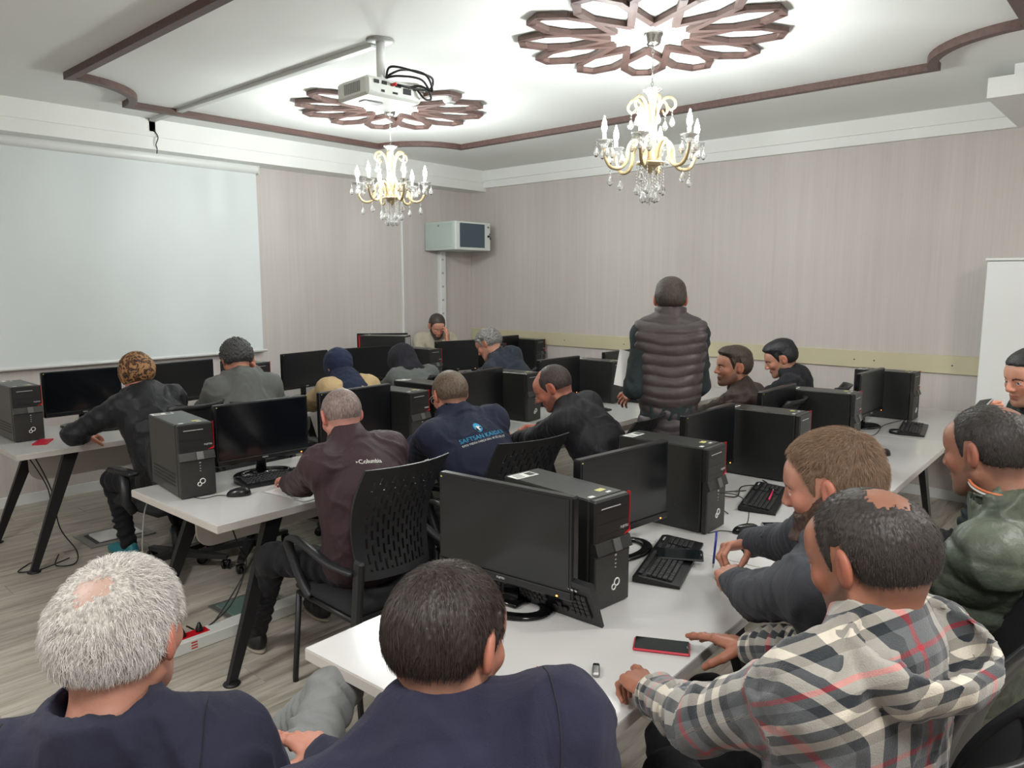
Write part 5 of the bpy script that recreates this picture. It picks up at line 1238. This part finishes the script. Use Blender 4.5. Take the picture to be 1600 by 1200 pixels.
    return t, dict(NB=NB, Rn=Rn, Rc=Rc, hip=hip, sh=sh, el=el, wr=wr, fw=fw, rt=rt, spn=spn, H=H, hc=hc, top=tp, T0=T0_)
def collar_ridge(h=.06, flare=.05, r=.066, th=.006):
    def add(s, g):
        NB, Rn = g['NB'], g['Rn']; ca = NB + Rn[:, 2] * .058 + Rn[:, 1] * .012; ax = nv(-Rn[:, 2] - Rn[:, 1] * .18)
        def f(p):
            pa = p - ca; q = pa @ ax; v = pa - q[:, None] * ax; rr = np.sqrt((v * v).sum(1)); hh = np.clip(q / h, 0, 1)
            return np.maximum(np.abs(rr - (r + flare * hh ** .8)) - th, np.maximum(q - h, -q))
        s.fn(f, k=.006); s._b([ca], .14)
    return add
def seam(t, tp, pts, m, dirv, r=.0013, name='seam'):
    from mathutils.bvhtree import BVHTree
    bv = BVHTree.FromPolygons([v.co for v in tp.data.vertices], [tuple(p.vertices) for p in tp.data.polygons]); P = []
    dv = Vector(dirv).normalized()
    for p in spline(pts, 10):
        h = bv.ray_cast(p - dv * .4, dv)
        if h[0]: P.append(h[0] - dv * r * .7)
    if len(P) > 2: return MB().tube(P, r, 5).build(name, m, t, True)
def stick_text(t, tp, s, size, m, origin, xd, yd, name='printed_text', ext=.0012):
    """flat lettering laid on the cloth: projected onto the surface along the normal of its plane"""
    q = text_obj(name, s, size, m, None, ext=ext); me = q.data; xd, yd = Vector(xd).normalized(), Vector(yd).normalized(); zd = xd.cross(yd)
    from mathutils.bvhtree import BVHTree
    bv = BVHTree.FromPolygons([v.co for v in tp.data.vertices], [tuple(p.vertices) for p in tp.data.polygons])
    org = Vector(origin)
    for v in me.vertices:
        P = org + xd * v.co.x + yd * v.co.y; h = bv.ray_cast(P + zd * .15, -zd); zz = .0012 if v.co.z > 0 else -.001
        v.co = (h[0] if h[0] else P) + zd * zz
    q.parent = tp; return q
# ---------------------------------------------------------------- the people
d2 = R_
def hd(w_, y=None, z=(0, 0, 1), **k): r = dict(w=w_, z=z); r['y'] = y; r.update(k); return r
SHORT = dict(T=.010, front=.080, fade=.05)
LABELS = {}
PPL = {}
# 1 white haired man, bottom left
PPL['white'] = person('white haired man in a navy jacket seen from behind, hands folded, legs crossed', (.395, 1.125, 1.232), d2(37), .12, 0., d2(52), skin=(180, 128, 108),
    hair=dict(T=.007, front=.07, fade=.05, nape=-.062, rough=.002, bald=[(0.0, -.082, .092, .024, .016)], whorl=(0, -.060, .11), mess=.38, scalp=.18, smin=-.034, dens=.05, dmin=.13, pale=.45), haircol=(168, 163, 156), nstr=15000, strL=.019, strR=.00034, strcol=(206, 203, 198), lift=.75,
    top='navy_jacket', topmat=cloth('navy_cotton', hx(39, 40, 58), bscale=700), legcol=(122, 124, 124), collar=(.040, 1.10), slouch=.07, hip=(.58, 1.34, .53), knees=[(.84, 1.72, .54), (1.08, 1.61, .66)], feet=[(.90, 1.80, .09), (1.0, 1.95, .30)],
    hands={'L': hd((.68, 1.41, .785), (.80, -.30, -.05), (.1, .3, 1), curl=.45, vox=.0026), 'R': hd((.755, 1.15, .845), (.03, .95, -.10), (.25, .1, 1), curl=.28, vox=.0026, splay=.05)}, vox=.008, hvox=.003, bulk=.94, sw=.150, hsc=.93, legfold=.006)
# 2 man in the blazer, bottom centre
PPL['blazer'] = person('dark haired man in a dark blue blazer seen from behind at the near desk', (.70, .745, 1.235), d2(8), .30, -.06, d2(50), skin=(164, 118, 98), haircol=(38, 30, 27), stubble=.45,
    hair=dict(T=.007, front=.08, nape=-.068, fade=.06, rough=.002, whorl=(.0, -.060, .10), mess=.10, clump=.45, side=-.02), nstr=13000, strL=.020, strR=.00036, strcol=(46, 36, 32), lift=.18,
    top='blazer', topmat=cloth('blue_blazer_cloth', hx(37, 37, 58), bump=.8, bscale=900), collar=(.030, 1.02), shoff=(.03, -.045), hip=(.52, .50, .54), knees=[(.88, .86, .54), (.96, .60, .54)], sw=.178, bulk=.98, hsc=.91,
    hands={'R': hd((1.02, .70, .64), (.9, .3, 0), (0, 0, 1)), 'L': hd((.80, .98, .70), (.8, .5, 0), (0, 0, 1))}, vox=.008, hvox=.003, fold=.003, nfold=.005)
# 3 plaid hoodie man
def plaid():
    t = NT('plaid_fleece'); at = t.n('ShaderNodeAttribute'); at.attribute_name = 'cloth_uv'; sp = t.n('ShaderNodeSeparateXYZ'); t.l(at.outputs['Vector'], sp.inputs[0])
    def band(src, per, ph, stops):
        m = t.n('ShaderNodeMath', operation='MULTIPLY_ADD'); t.l(src, m.inputs[0]); m.inputs[1].default_value = 1 / per; m.inputs[2].default_value = ph
        f = t.n('ShaderNodeMath', operation='FRACT'); t.l(m.outputs[0], f.inputs[0]); r = t.n('ShaderNodeValToRGB'); r.color_ramp.interpolation = 'CONSTANT'; e = r.color_ramp.elements
        while len(e) < len(stops): e.new(.5)
        for i, (p, c) in enumerate(stops): e[i].position = p; e[i].color = (*c, 1)
        t.l(f.outputs[0], r.inputs[0]); return r.outputs[0]
    g, d, w_, rd = hx(128, 132, 134), hx(48, 56, 64), hx(222, 216, 204), hx(196, 60, 78)
    st = [(0, g), (.14, d), (.26, w_), (.38, d), (.50, w_), (.62, d), (.74, g), (.84, rd), (.90, g)]
    a = band(sp.outputs[0], .185, .10, st); b = band(sp.outputs[1], .185, .35, st)
    mx = t.n('ShaderNodeMix', data_type='RGBA'); mx.inputs['Factor'].default_value = .5; t.l(a, mx.inputs[6]); t.l(b, mx.inputs[7])
    cr = t.n('ShaderNodeRGBCurve'); t.l(mx.outputs[2], cr.inputs['Color']); cv = cr.mapping.curves[3]; cv.points[0].location = (0, 0); cv.points[1].location = (1, 1); cv.points.new(.25, .15); cr.mapping.update()
    t.l(cr.outputs[0], t.b.inputs['Base Color']); t.set(Roughness=.95, Sheen_Weight=.3)
    tc = t.n('ShaderNodeTexCoord'); nb = t.n('ShaderNodeTexNoise', Scale=420.0, Detail=3.0); t.l(tc.outputs['Object'], nb.inputs['Vector']); bp = t.n('ShaderNodeBump', Strength=.7, Distance=.002); t.l(nb.outputs[0], bp.inputs['Height']); t.l(bp.outputs[0], t.b.inputs['Normal']); return t.m
PLAID = plaid()
def hood_open(s, g):
    NB, Rn = g['NB'], g['Rn']; c = NB - Rn[:, 1] * .070 - Rn[:, 0] * .015 + Rn[:, 2] * .006
    def f(p):
        l = (p - c) @ Rn; l = l + np.array([0, .0, 0]); k = np.array([.138, .102, .088]); k0 = np.sqrt(((l / k) ** 2).sum(1)); k1 = np.sqrt(((l / (k * k)) ** 2).sum(1)) + 1e-9; d = np.abs(k0 * (k0 - 1) / k1) - .011
        cut = (l[:, 2] - .030 - .25 * l[:, 1]); d = np.maximum(d, cut); return d
    s.fn(f, k=.012); s._b([c], .18)
    s.ell(c - Rn[:, 2] * .02 + Rn[:, 0] * .0 + Rn[:, 1] * .05, (.11, .075, .055), R=Rn, k=.02)
PPL['plaid'] = person('balding man in a black, white and grey plaid fleece hoodie pointing at a phone', (1.315, .365, 1.28), d2(74), .34, 0., d2(78), skin=(156, 106, 84), haircol=(44, 38, 35), stubble=.7,
    hair=dict(T=.0045, front=.066, fade=.05, nape=-.072, rough=.0012, bald=[(-.004, -.070, .102, .037, .012)], temple=.02, dens=.03, pale=.28, whorl=(0, -.05, .11), mess=.18, smin=-.006, scalp=.5), nstr=14000, strL=.009, strR=.00034, strcol=(52, 46, 43), lift=.5,
    top='plaid_hoodie', topmat=PLAID, uvplaid=True, extra=hood_open, slouch=.05, sw=.155, bulk=.92, neck_back=-.05, vox=.0075, hvox=.003, hip=(1.33, .47, .54), fold=.004, swf=(0.02, 0),
    hands={'L': hd((1.39, .82, .825), (.50, .82, -.10), (-.1, -.2, 1), curl=[.15, .70, .85, .9], thumb=(.5, .6), vox=.0026, pole=(-.9, -.1, -.5)), 'R': hd((1.755, .785, .80), (.28, .95, -.14), (.25, .1, 1), curl=[.10, .16, .20, .26], thumb=(1.1, .5), splay=.07, vox=.0026, pole=(.9, -.4, -.5))})
# 4 reddish hair, pen
PPL['pen'] = person('bearded man with light brown hair in a grey sweatshirt holding a blue pen', (1.765, .580, 1.275), d2(98), .26, 0., d2(96), skin=(178, 128, 108), haircol=(106, 84, 66), beard=dict(T=.010, len=.020), beardcol=(66, 46, 36),
    hair=dict(T=.006, front=.082, fade=.05, nape=-.070, top=.008, quiff=.004, rough=.002, whorl=(.0, -.065, .085), mess=.28, clump=.5), nstr=12000, strL=.020, strR=.00036, strcol=(132, 106, 82), lift=.5,
    top='grey_sweatshirt', topmat=cloth('grey_jersey', hx(62, 64, 70), bscale=600), vox=.0085, hvox=.0032, collar=(.03, 1.08), hood='down', slouch=.06, hip=(1.86, .52, .54), bulk=1.0, neck_back=-.04, swf=(.05, .09), fold=.005,
    hands={'L': hd((2.155, 1.055, .785), (.75, .60, .02), (-.35, .1, 1), curl=.95, thumb=(.2, .8), vox=.0028, pole=(-.8, .1, -.6)), 'R': hd((2.36, 1.05, .86), (-.80, .50, -.05), (.1, .45, .9), curl=[.85, .95, 1.0, 1.0], thumb=(.2, .8), vox=.0028, pole=(.6, -.5, -.6))})
pen((2.292, 1.115, .905), (2.283, 1.120, .775), .0042, 'pen_blue', 'pen', 'blue pen held upright between the two hands of the bearded man')
# 5 green quilted jacket
def mens_green():
    t = NT('green_quilt'); t.set(Base_Color=hx(84, 92, 78), Roughness=.5); tc = t.n('ShaderNodeTexCoord'); n1 = t.n('ShaderNodeTexNoise', Scale=7.0, Detail=4.0); t.l(tc.outputs['Object'], n1.inputs['Vector'])
    c = ramp(t, n1.outputs[0], [(.3, hx(66, 74, 64)), (.7, hx(102, 110, 94))]); t.l(c, t.b.inputs['Base Color']); nb = t.n('ShaderNodeTexNoise', Scale=40.0, Detail=4.0); t.l(tc.outputs['Object'], nb.inputs['Vector']); bp = t.n('ShaderNodeBump', Strength=.5, Distance=.008); t.l(nb.outputs[0], bp.inputs['Height']); t.l(bp.outputs[0], t.b.inputs['Normal']); return t.m
PPL['green'] = person('man with short dark thinning hair in a dark green quilted jacket', (2.22, .345, 1.315), d2(70), .20, 0., d2(82), skin=(160, 114, 94), haircol=(50, 46, 44), stubble=.4,
    hair=dict(T=.0045, front=.072, fade=.06, nape=-.068, rough=.0012, bald=[(.012, -.064, .106, .028, .012)], pale=.28, temple=.03, whorl=(0, -.06, .10), mess=.2, scalp=.55), nstr=9000, strL=.009, strR=.00036, strcol=(60, 56, 53),
    top='green_quilted_jacket', topmat=mens_green(), quilt=(.075, .0085), collar=(.05, 1.2), slouch=.05, bulk=1.12, vox=.008, hvox=.0034, sw=.175, hip=(2.38, .42, .54),
    hands={'L': hd((2.30, .74, .60)), 'R': hd((2.60, .74, .60))})
# 6 smiling man at the right border
PPL['smile'] = person('smiling man in a dark jacket at the right border looking at his phone', (3.90, .470, 1.335), d2(142), .22, 0., d2(125), skin=(200, 146, 122), haircol=(40, 38, 38), stubble=.35, nose=1.03,
    hair=dict(T=.014, front=.066, fade=.03, quiff=.006), top='dark_jacket', topmat=cloth('dark_green_cloth', hx(28, 38, 38), rough=.6), collar=(.05, 1.1), vox=.011, hvox=.0036,
    hands={'L': hd((3.58, .505, 1.165), (-.55, .30, .35), (.3, .5, -.6), curl=.7, vox=.0034, pole=(-.3, -.5, -.8)), 'R': hd((3.90, .66, .62))})
phn = phone(3.47, .585, 1.225, 150, .15, .072, 'gcable', 'grey phone held up by the man at the right border', 0.6); phn.rotation_euler = (R_(20), R_(38), R_(150))
# 7 standing man in padded vest
def gmat():
    t = NT('puffer_cloth'); t.set(Base_Color=hx(74, 66, 68), Roughness=.42); tc = t.n('ShaderNodeTexCoord'); nb = t.n('ShaderNodeTexNoise', Scale=26.0, Detail=4.0); t.l(tc.outputs['Object'], nb.inputs['Vector']); bp = t.n('ShaderNodeBump', Strength=.45, Distance=.006); t.l(nb.outputs[0], bp.inputs['Height']); t.l(bp.outputs[0], t.b.inputs['Normal']); return t.m
PPL['stand'] = person('young man standing with his back turned in a padded vest holding a white sheet', (3.76, 2.165, 1.645), d2(33), .06, 0., d2(34), skin=(206, 146, 126), haircol=(74, 66, 60),
    hair=dict(T=.009, front=.08, fade=.06, nape=-.060, top=.006, rough=.0015), seated=False, top='dark_sweater', topmat=cloth('dark_green_jersey', hx(46, 54, 56)), vest=gmat(), vox=.010, hvox=.0036, slouch=.0, collar=None, sw=.138, bulk=.86, feet=[(3.72, 2.24, .09), (3.90, 2.04, .09)],
    hands={'L': hd((3.80, 2.40, 1.12), (-.05, .55, -.45), (-.8, .3, .2), curl=[.25, .3, .35, .4], vox=.0034, splay=.16, pole=(-.35, .0, -1)), 'R': hd((4.08, 2.20, 1.12), pole=(-.1, -.3, -1))})
sheet('paper_sheet', 3.56, 2.30, 1.255, -42, 0.15, 0.21, 'white sheet held up at the side of the standing man', False, (R_(70), 0.25))
# 8, 9 two young men
PPL['brown'] = person('young man with swept up dark brown hair in a brown jacket turning his head', (4.34, 2.05, 1.225), d2(140), .02, 0., d2(100), skin=(184, 132, 108), haircol=(66, 54, 46), stubble=.7, nose=1.02,
    hair=dict(T=.008, front=.074, fade=.04, top=.010, quiff=.014), top='brown_jacket', topmat=cloth('brown_leather', hx(62, 48, 44), rough=.5), collar=(.03, 1.0), vox=.012, hvox=.0038, hands={'L': hd((4.25, 2.52, .79)), 'R': hd((4.62, 2.50, .79))})
PPL['black9'] = person('young man with slick black hair in a black hooded jacket looking down', (5.10, 2.06, 1.215), d2(122), .40, 0., d2(100), skin=(190, 140, 116), haircol=(30, 30, 34), stubble=.3,
    hair=dict(T=.010, front=.076, fade=.03, top=.012, quiff=.010, nape=-.06), top='black_hooded_jacket', topmat=cloth('black_cloth', hx(30, 31, 36)), hood='down', collar=(.03, 1.0), vox=.012, hvox=.0038, hands={'L': hd((4.95, 2.52, .79)), 'R': hd((5.3, 2.55, .79))})
# 10 maroon jacket
PPL['maroon'] = person('bald man in a maroon softshell jacket seen from behind at the middle row', (1.89, 2.70, 1.165), d2(80), .42, 0., d2(84), skin=(198, 140, 126), haircol=(128, 112, 106),
    hair=dict(T=.0018, front=.03, fade=.05, nape=-.060, rough=.0006, bald=[(0, .03, .115, .075, .01)], scalp=.35), top='maroon_jacket', topmat=cloth('maroon_softshell', hx(56, 38, 44), rough=.6), collar=(.055, 1.12), slouch=.10, bulk=1.08, vox=.0085, hvox=.0036, sw=.168, hip=(1.90, 2.56, .54),
    hands={'L': hd((1.88, 3.12, .79), (.3, .9, 0), (0, 0, 1)), 'R': hd((2.08, 3.10, .79), (-.2, .9, 0), (0, 0, 1))}, knees=[(1.66, 2.92, .53), (2.05, 2.80, .54)], feet=[(1.70, 3.17, .09), (2.10, 3.22, .09), (.15, 1, 0)])
g = PPL['maroon'][1]; TT = g['T0']
q0 = np.array([1.84, 2.29, 1.06]) - TT
stick_text(PPL['maroon'][0], g['top'], '\u25b8Columbia', .026, W['label_white'], q0, g['rt'] - np.array([0, 0, .12]), g['Rc'][:, 2], 'logo_print')
# 11 lettered navy jacket
PPL['kardan'] = person('man with glasses in a navy jacket with blue and white lettering on its back', (2.58, 2.74, 1.175), d2(76), .42, 0., d2(76), skin=(190, 134, 112), haircol=(96, 80, 66), stubble=.3,
    hair=dict(T=.0055, front=.07, fade=.05, nape=-.066, rough=.001), top='navy_jacket', topmat=cloth('navy_fleece', hx(34, 38, 58)), collar=(.065, 1.15), slouch=.11, bulk=1.14, vox=.009, hvox=.0036, sw=.182, hip=(2.62, 2.52, .54),
    hands={'L': hd((2.62, 3.22, .80), (.35, .8, 0), (0, 0, 1), curl=.7), 'R': hd((3.02, 3.15, .79))})
g = PPL['kardan'][1]; TT = g['T0']; c0 = np.array([2.505, 2.325, 1.072]) - TT; xd = g['rt'] + np.array([0, 0, .12]); yd = g['Rc'][:, 2]
BL = mat('light_blue_print', hx(40, 150, 196), .6)
stick_text(PPL['kardan'][0], g['top'], 'SAFTSAN KARDAN', .031, BL, c0, xd, yd, 'back_lettering', .002)
stick_text(PPL['kardan'][0], g['top'], 'OTO YEDEK PAR\u00c7A SAN. VE T\u0130C. LTD. \u015eT\u0130', .0135, W['label_white'], c0 - yd * .024, xd, yd, 'small_lettering', .001)
def emblem(tp, c, rt_, up_, m1, m2):
    from mathutils.bvhtree import BVHTree
    bv = BVHTree.FromPolygons([v.co for v in tp.data.vertices], [tuple(p.vertices) for p in tp.data.polygons]); xd = Vector(rt_).normalized(); yd = Vector(up_).normalized(); zd = xd.cross(yd)
    for nm, poly, m, z in (('emblem', [(.019 * math.cos(u), .026 * math.sin(u)) for u in [2 * PI * i / 20 for i in range(20)]], m1, .0015), ('emblem_figure', [(-.008, .012), (-.003, .004), (0, .012), (.004, .003), (.010, .010), (.006, -.012), (.0, -.020), (-.006, -.010)], m2, .0025)):
        V = []
        for (x, y) in poly: P = Vector(c) + xd * x + yd * y; h = bv.ray_cast(P + zd * .15, -zd); V.append((h[0] if h[0] else P) + zd * z)
        n = len(V); V += [v - zd * .003 for v in V]; F = [tuple(range(n))] + [(i, i + n, (i + 1) % n + n, (i + 1) % n) for i in range(n)]; obj_from(nm, V, F, m, tp)
emblem(g['top'], c0 + yd * .048 - np.array(nv(xd)) * .01, xd, yd, BL, W['label_white'])
def glasses(t, hc, H, T0_, col='silver'):
    mb = MB(); M_ = Matrix([[*H[i], hc[i] - T0_[i]] for i in range(3)] + [[0, 0, 0, 1]])
    for x in (-1, 1):
        mb.tube([(x * .079, -.02, .010), (x * .0785, .04, .013), (x * .066, .092, .012)], .0016, 5, M_); mb.tube([(x * .033 + .024 * math.cos(u), .098 - .004 * abs(math.cos(u)), .002 + .017 * math.sin(u)) for u in [2 * PI * i / 14 for i in range(15)]], .0014, 5, M_)
    mb.tube([(-.010, .099, .006), (.010, .099, .006)], .0016, 5, M_); return mb.build('glasses', W[col], t, True)
glasses(PPL['kardan'][0], g['hc'], g['H'], g['T0'])
# 12 bald man in black
PPL['bald'] = person('balding man in a black jacket bent over a white sheet at the middle row', (3.18, 2.55, 1.17), d2(118), .55, 0., d2(98), skin=(190, 124, 102), haircol=(60, 50, 46), stubble=.6, nose=1.04,
    hair=dict(T=.0022, front=.04, fade=.05, nape=-.064, rough=.0006, bald=[(0, .055, .095, .062, .01)], scalp=.7), top='black_jacket', topmat=cloth('black_softshell', hx(32, 31, 36), rough=.55), collar=(.03, 1.05), slouch=.13, bulk=1.06, vox=.009, hvox=.0036, hip=(3.38, 2.30, .54), sw=.162,
    hands={'L': hd((3.28, 2.95, .80), (-.1, .6, .1), (-.4, 0, .8), curl=.9, vox=.0034), 'R': hd((3.62, 3.05, .80), (-.5, .7, .0), (.3, 0, .9), curl=.7, vox=.0034)})
# 13 leopard scarf
def leopard():
    t = NT('leopard_print'); tc = t.n('ShaderNodeTexCoord'); ns = t.n('ShaderNodeTexNoise', Scale=22.0, Detail=2.0); t.l(tc.outputs['Object'], ns.inputs['Vector']); mx = t.n('ShaderNodeMix', data_type='RGBA'); mx.inputs['Factor'].default_value = .12; t.l(tc.outputs['Object'], mx.inputs[6]); t.l(ns.outputs['Color'], mx.inputs[7])
    v = t.n('ShaderNodeTexVoronoi', Scale=36.0); v.inputs['Randomness'].default_value = .9; t.l(mx.outputs[2], v.inputs['Vector']); c = ramp(t, v.outputs['Distance'], [(.0, hx(122, 74, 42)), (.22, hx(112, 66, 38)), (.30, hx(30, 20, 16)), (.46, hx(34, 22, 18)), (.56, hx(150, 108, 68)), (1, hx(176, 136, 92))]); t.l(c, t.b.inputs['Base Color']); t.set(Roughness=.7); return t.m
def turban(mt, T=.020, low=-.062, bunk=True, name='headscarf'):
    def f(t, hdm, H, hc, T0_, NB, Rn, hsc):
        s = Sdf(); s.lo = np.array([-.13, -.17, -.16]); s.hi = np.array([.13, .14, .165]); base = Sdf(); base.P = hdm.P[:3]
        def g_(l):
            d = base.ev(l) - T; x, y, z = l[:, 0], l[:, 1], l[:, 2]; zl = np.interp(y, [-.1, -.03, .02, .06, .10], [low, low, low + .01, .035, .062]); d = d - .004 * np.abs(hsh(l * np.array([30, 30, 60]), 2.))
            if bunk: e = np.sqrt((x / 1.15) ** 2 + (y + .085) ** 2 + (z - .01) ** 2) - .062; k = .04; h = np.maximum(k - np.abs(d - e), 0) / k; d = np.minimum(d, e) - h * h * k * .25
            return np.maximum(d, (zl - z) * .8)
        s.fn(g_); V, Q = nets(s, .0045, 1); obj_from(name, (V * hsc) @ H.T + (hc - T0_), Q, mt, t, True)
    return f
PPL['leopard'] = person('woman in a leopard print headscarf and black jacket at the far left desk', (1.84, 4.74, 1.185), d2(88), .36, 0., d2(96), skin=(200, 140, 116), scarf=turban(leopard()), top='black_hooded_jacket', topmat=cloth('black_padded', hx(24, 25, 29), rough=.5), hood='down', vox=.010, hvox=.004, slouch=.09, bulk=1.05,
    hands={'L': hd((1.60, 4.98, .80), (.6, .6, -.1), (0, 0, 1), pole=(-1, 0, -.35)), 'R': hd((2.05, 5.05, .79))}, hip=(1.90, 4.50, .54), feet=[(1.78, 4.88, .09), (2.15, 4.92, .09)], shoe=(30, 120, 130))
# 14 grey hoodie
PPL['grey'] = person('dark curly haired man in a grey hoodie seen from behind at the back row', (2.33, 4.43, 1.26), d2(82), .40, 0., d2(80), skin=(186, 128, 106), haircol=(62, 62, 62), hair=dict(T=.014, front=.07, fade=.03, nape=-.05, curl=.010), top='grey_hoodie', topmat=cloth('grey_marl', hx(98, 100, 98)), hood='down', slouch=.08, vox=.011, hvox=.004, bulk=1.05,
    hands={'L': hd((2.30, 5.0, .79)), 'R': hd((2.55, 4.62, 1.16), (-.1, .2, 1), (1, 0, 0), curl=.8)})
# 15 navy scarf
def navy_scarf(t, hdm, H, hc, T0_, NB, Rn, hsc):
    turban(cloth('navy_scarf', hx(38, 46, 72)), .020, -.13, False)(t, hdm, H, hc, T0_, NB, Rn, hsc)
    s = Sdf(); s.ell(NB + np.array([0, 0, -.02]), (.12, .11, .10), R=Rn, k=.03); s.ell(NB - Rn[:, 2] * .10 - Rn[:, 1] * .03, (.13, .10, .10), R=Rn, k=.04); s.cap(hc - H[:, 2] * .03, NB, .09, .10, k=.04); s.post.append(lambda p, d: d + .006 * np.abs(hsh(p * np.array([50, 50, 14]), 1.))); V, Q = nets(s, .009); obj_from('scarf_cape', V - T0_, Q, cloth('navy_scarf', hx(36, 44, 66)), t, True)
PPL['navy'] = person('person in a navy headscarf and beige coat bent forward at the back row', (3.13, 4.48, 1.135), d2(84), .75, 0., d2(84), skin=(200, 150, 126), scarf=navy_scarf, top='beige_coat', topmat=cloth('beige_wool', hx(190, 164, 124)), slouch=.10, vox=.012, hvox=.005, bulk=1.12, hands={'L': hd((3.1, 5.02, .79)), 'R': hd((3.4, 5.02, .79))})
# 16 hooded figure
def hood_up(t, hdm, H, hc, T0_, NB, Rn, hsc):
    s = Sdf(); s.ell(hc + H[:, 2] * .02, (.115, .135, .125), R=H, k=.05); s.cap(hc, NB, .10, .11, k=.05); s.cap(NB - Rn[:, 0] * .02, NB + Rn[:, 0] * .24 - Rn[:, 2] * .10, .07, .06, k=.05); s.post.append(lambda p, d: d + .010 * np.abs(hsh(p * 22, 3.)) - .002); V, Q = nets(s, .009); obj_from('raised_hood', V - T0_, Q, cloth('dark_fur_hood', hx(40, 40, 48)), t, True)
PPL['hooded'] = person('figure with a dark raised hood and grey top bent low at the back row', (3.93, 4.72, 1.11), d2(80), .8, 0., d2(86), skin=(180, 130, 110), scarf=hood_up, top='grey_top', topmat=cloth('grey_fleece', hx(104, 108, 106)), slouch=.12, vox=.012, hvox=.006, bulk=1.05, hands={'L': hd((3.8, 5.1, .79)), 'R': hd((4.2, 5.1, .79))})
# 17 man in the corner
PPL['corner'] = person('dark haired bearded man in a beige sweater resting his cheek on his hand', (5.42, 5.93, 1.275), d2(243), .50, 0., d2(232), skin=(196, 142, 120), haircol=(60, 52, 48), beard=dict(T=.003), hair=dict(T=.008, front=.082, fade=.03, top=.004), top='beige_sweater', topmat=cloth('beige_knit', hx(176, 168, 152)), slouch=.08, vox=.012, hvox=.004,
    hands={'L': hd((5.425, 5.775, 1.10), (.12, .12, .95), (.4, -.7, .1), curl=.35, vox=.0036, pole=(.6, -.3, -.9)), 'R': hd((5.05, 5.75, .80))})
# 18 grey haired man
PPL['greyh'] = person('grey curly haired man in a dark blue jacket leaning left at the back row', (4.50, 4.30, 1.225), d2(112), .60, .15, d2(92), skin=(196, 140, 118), haircol=(122, 120, 116), hair=dict(T=.014, front=.07, fade=.03, nape=-.05, curl=.010), top='dark_blue_jacket', topmat=cloth('dark_blue_nylon', hx(38, 44, 56), rough=.6), slouch=.12, vox=.012, hvox=.004, bulk=1.08, hip=(4.78, 4.18, .54), collar=(.03, 1.05),
    hands={'L': hd((4.55, 4.95, .79)), 'R': hd((4.95, 4.9, .79))})

# collars and seams
g = PPL['green'][1]; _c = g['NB'] + g['Rn'][:, 2] * .012 + g['Rn'][:, 1] * .008 + nv(g['Rn'][:, 2] + g['Rn'][:, 1] * .30) * .052 - g['T0']
for nm, dz, m_ in (('orange_piping', .0, mat('orange_piping', hx(214, 120, 78), .6)), ('white_piping', -.008, W['label_white'])):
    MB().tube([_c + g['Rn'][:, 2] * dz + .080 * (math.cos(u) * g['Rn'][:, 0] + math.sin(u) * g['Rn'][:, 1]) for u in [2 * PI * i / 40 for i in range(41)]], .0035, 6).build(nm, m_, PPL['green'][0], True)
SEAM = mat('dark_seam', hx(24, 24, 34), .8)
for key, offs in (('blazer', ((0, 0),)), ('white', ())):
    g = PPL[key][1]; TT = g['T0']
    for (o1, o2) in offs: seam(PPL[key][0], g['top'], [g['NB'] - TT + g['rt'] * o1 + np.array([0, 0, .0]), g['spn'](.75) - TT + g['rt'] * .004, g['spn'](.4) - TT + g['rt'] * .008, g['spn'](.1) - TT], SEAM, g['fw'], .0012, 'back_seam')
    for sd in (-1, 1):
        S_ = g['sh'][sd] - TT - g['rt'] * sd * .015; seam(PPL[key][0], g['top'], [S_ + np.array([0, 0, .09]) , S_ + g['rt'] * sd * .005 + np.array([0, 0, .02]), S_ - np.array([0, 0, .06]), S_ - g['rt'] * sd * .02 - np.array([0, 0, .13])], SEAM, g['fw'] - np.array([0, 0, .5]), .0012, 'sleeve_seam')

# ---------------------------------------------------------------- coats, chairs under the people
cg = 'black office chairs'
def chair_for(key, f, yaw, label, base_rot=0., arms=True, off=(0, 0), **k):
    g = PPL[key][1]; h = g['hip']; return f(float(h[0]) + off[0], float(h[1]) + off[1], yaw, label, **k) if f is visitor_chair else f(float(h[0]) + off[0], float(h[1]) + off[1], yaw, label, base_rot=base_rot, arms=arms, **k)
visitor_chair(1.90, 2.53, 88, 'black visitor chair with slotted plastic back under the man in maroon', bw=.42)
visitor_chair(2.62, 2.44, 80, 'black visitor chair under the man with lettered back', bw=.42)
visitor_chair(3.36, 2.34, 100, 'black visitor chair under the balding man in black', bw=.42)
swivel_chair(1.90, 4.45, 98, 'black swivel chair under the woman in the leopard scarf', None, .3)
swivel_chair(2.46, .42, 78, 'black swivel chair with cut out back under the man in green', None, .9, arms=False)
swivel_chair(1.36, .45, 76, 'black swivel chair under the man in plaid', None, .25, arms=False)
swivel_chair(1.86, .46, 96, 'black swivel chair under the bearded man with the pen', None, .6, arms=False)
visitor_chair(.44, 1.12, 50, 'black chair under the white haired man at the left border')
visitor_chair(.50, .46, 50, 'black chair under the man in the blue blazer')
for k, y_, l_ in (('grey', 80, 'black swivel chair under the man in the grey hoodie'), ('navy', 84, 'black swivel chair under the figure in the navy scarf'), ('hooded', 86, 'black swivel chair under the hooded figure'), ('greyh', 92, 'black swivel chair under the grey haired man'), ('brown', 100, 'black swivel chair under the young man in brown'), ('black9', 100, 'black swivel chair under the young man in black'), ('smile', 125, 'black swivel chair under the man at the right border'), ('corner', 232, 'black swivel chair of the man in the room corner')):
    chair_for(k, swivel_chair, y_, l_, .4, True)
def drape(name, prims, m, label, cat):
    s = Sdf()
    for (a, b, ra, rb) in prims: s.cap(a, b, ra, rb, k=.04)
    s.post.append(lambda p, d: d + .006 * np.abs(hsh(p * 24, 2.)))
    V, Q = nets(s, .009); return tag(obj_from(name, V, Q, m, None, True), label, cat)
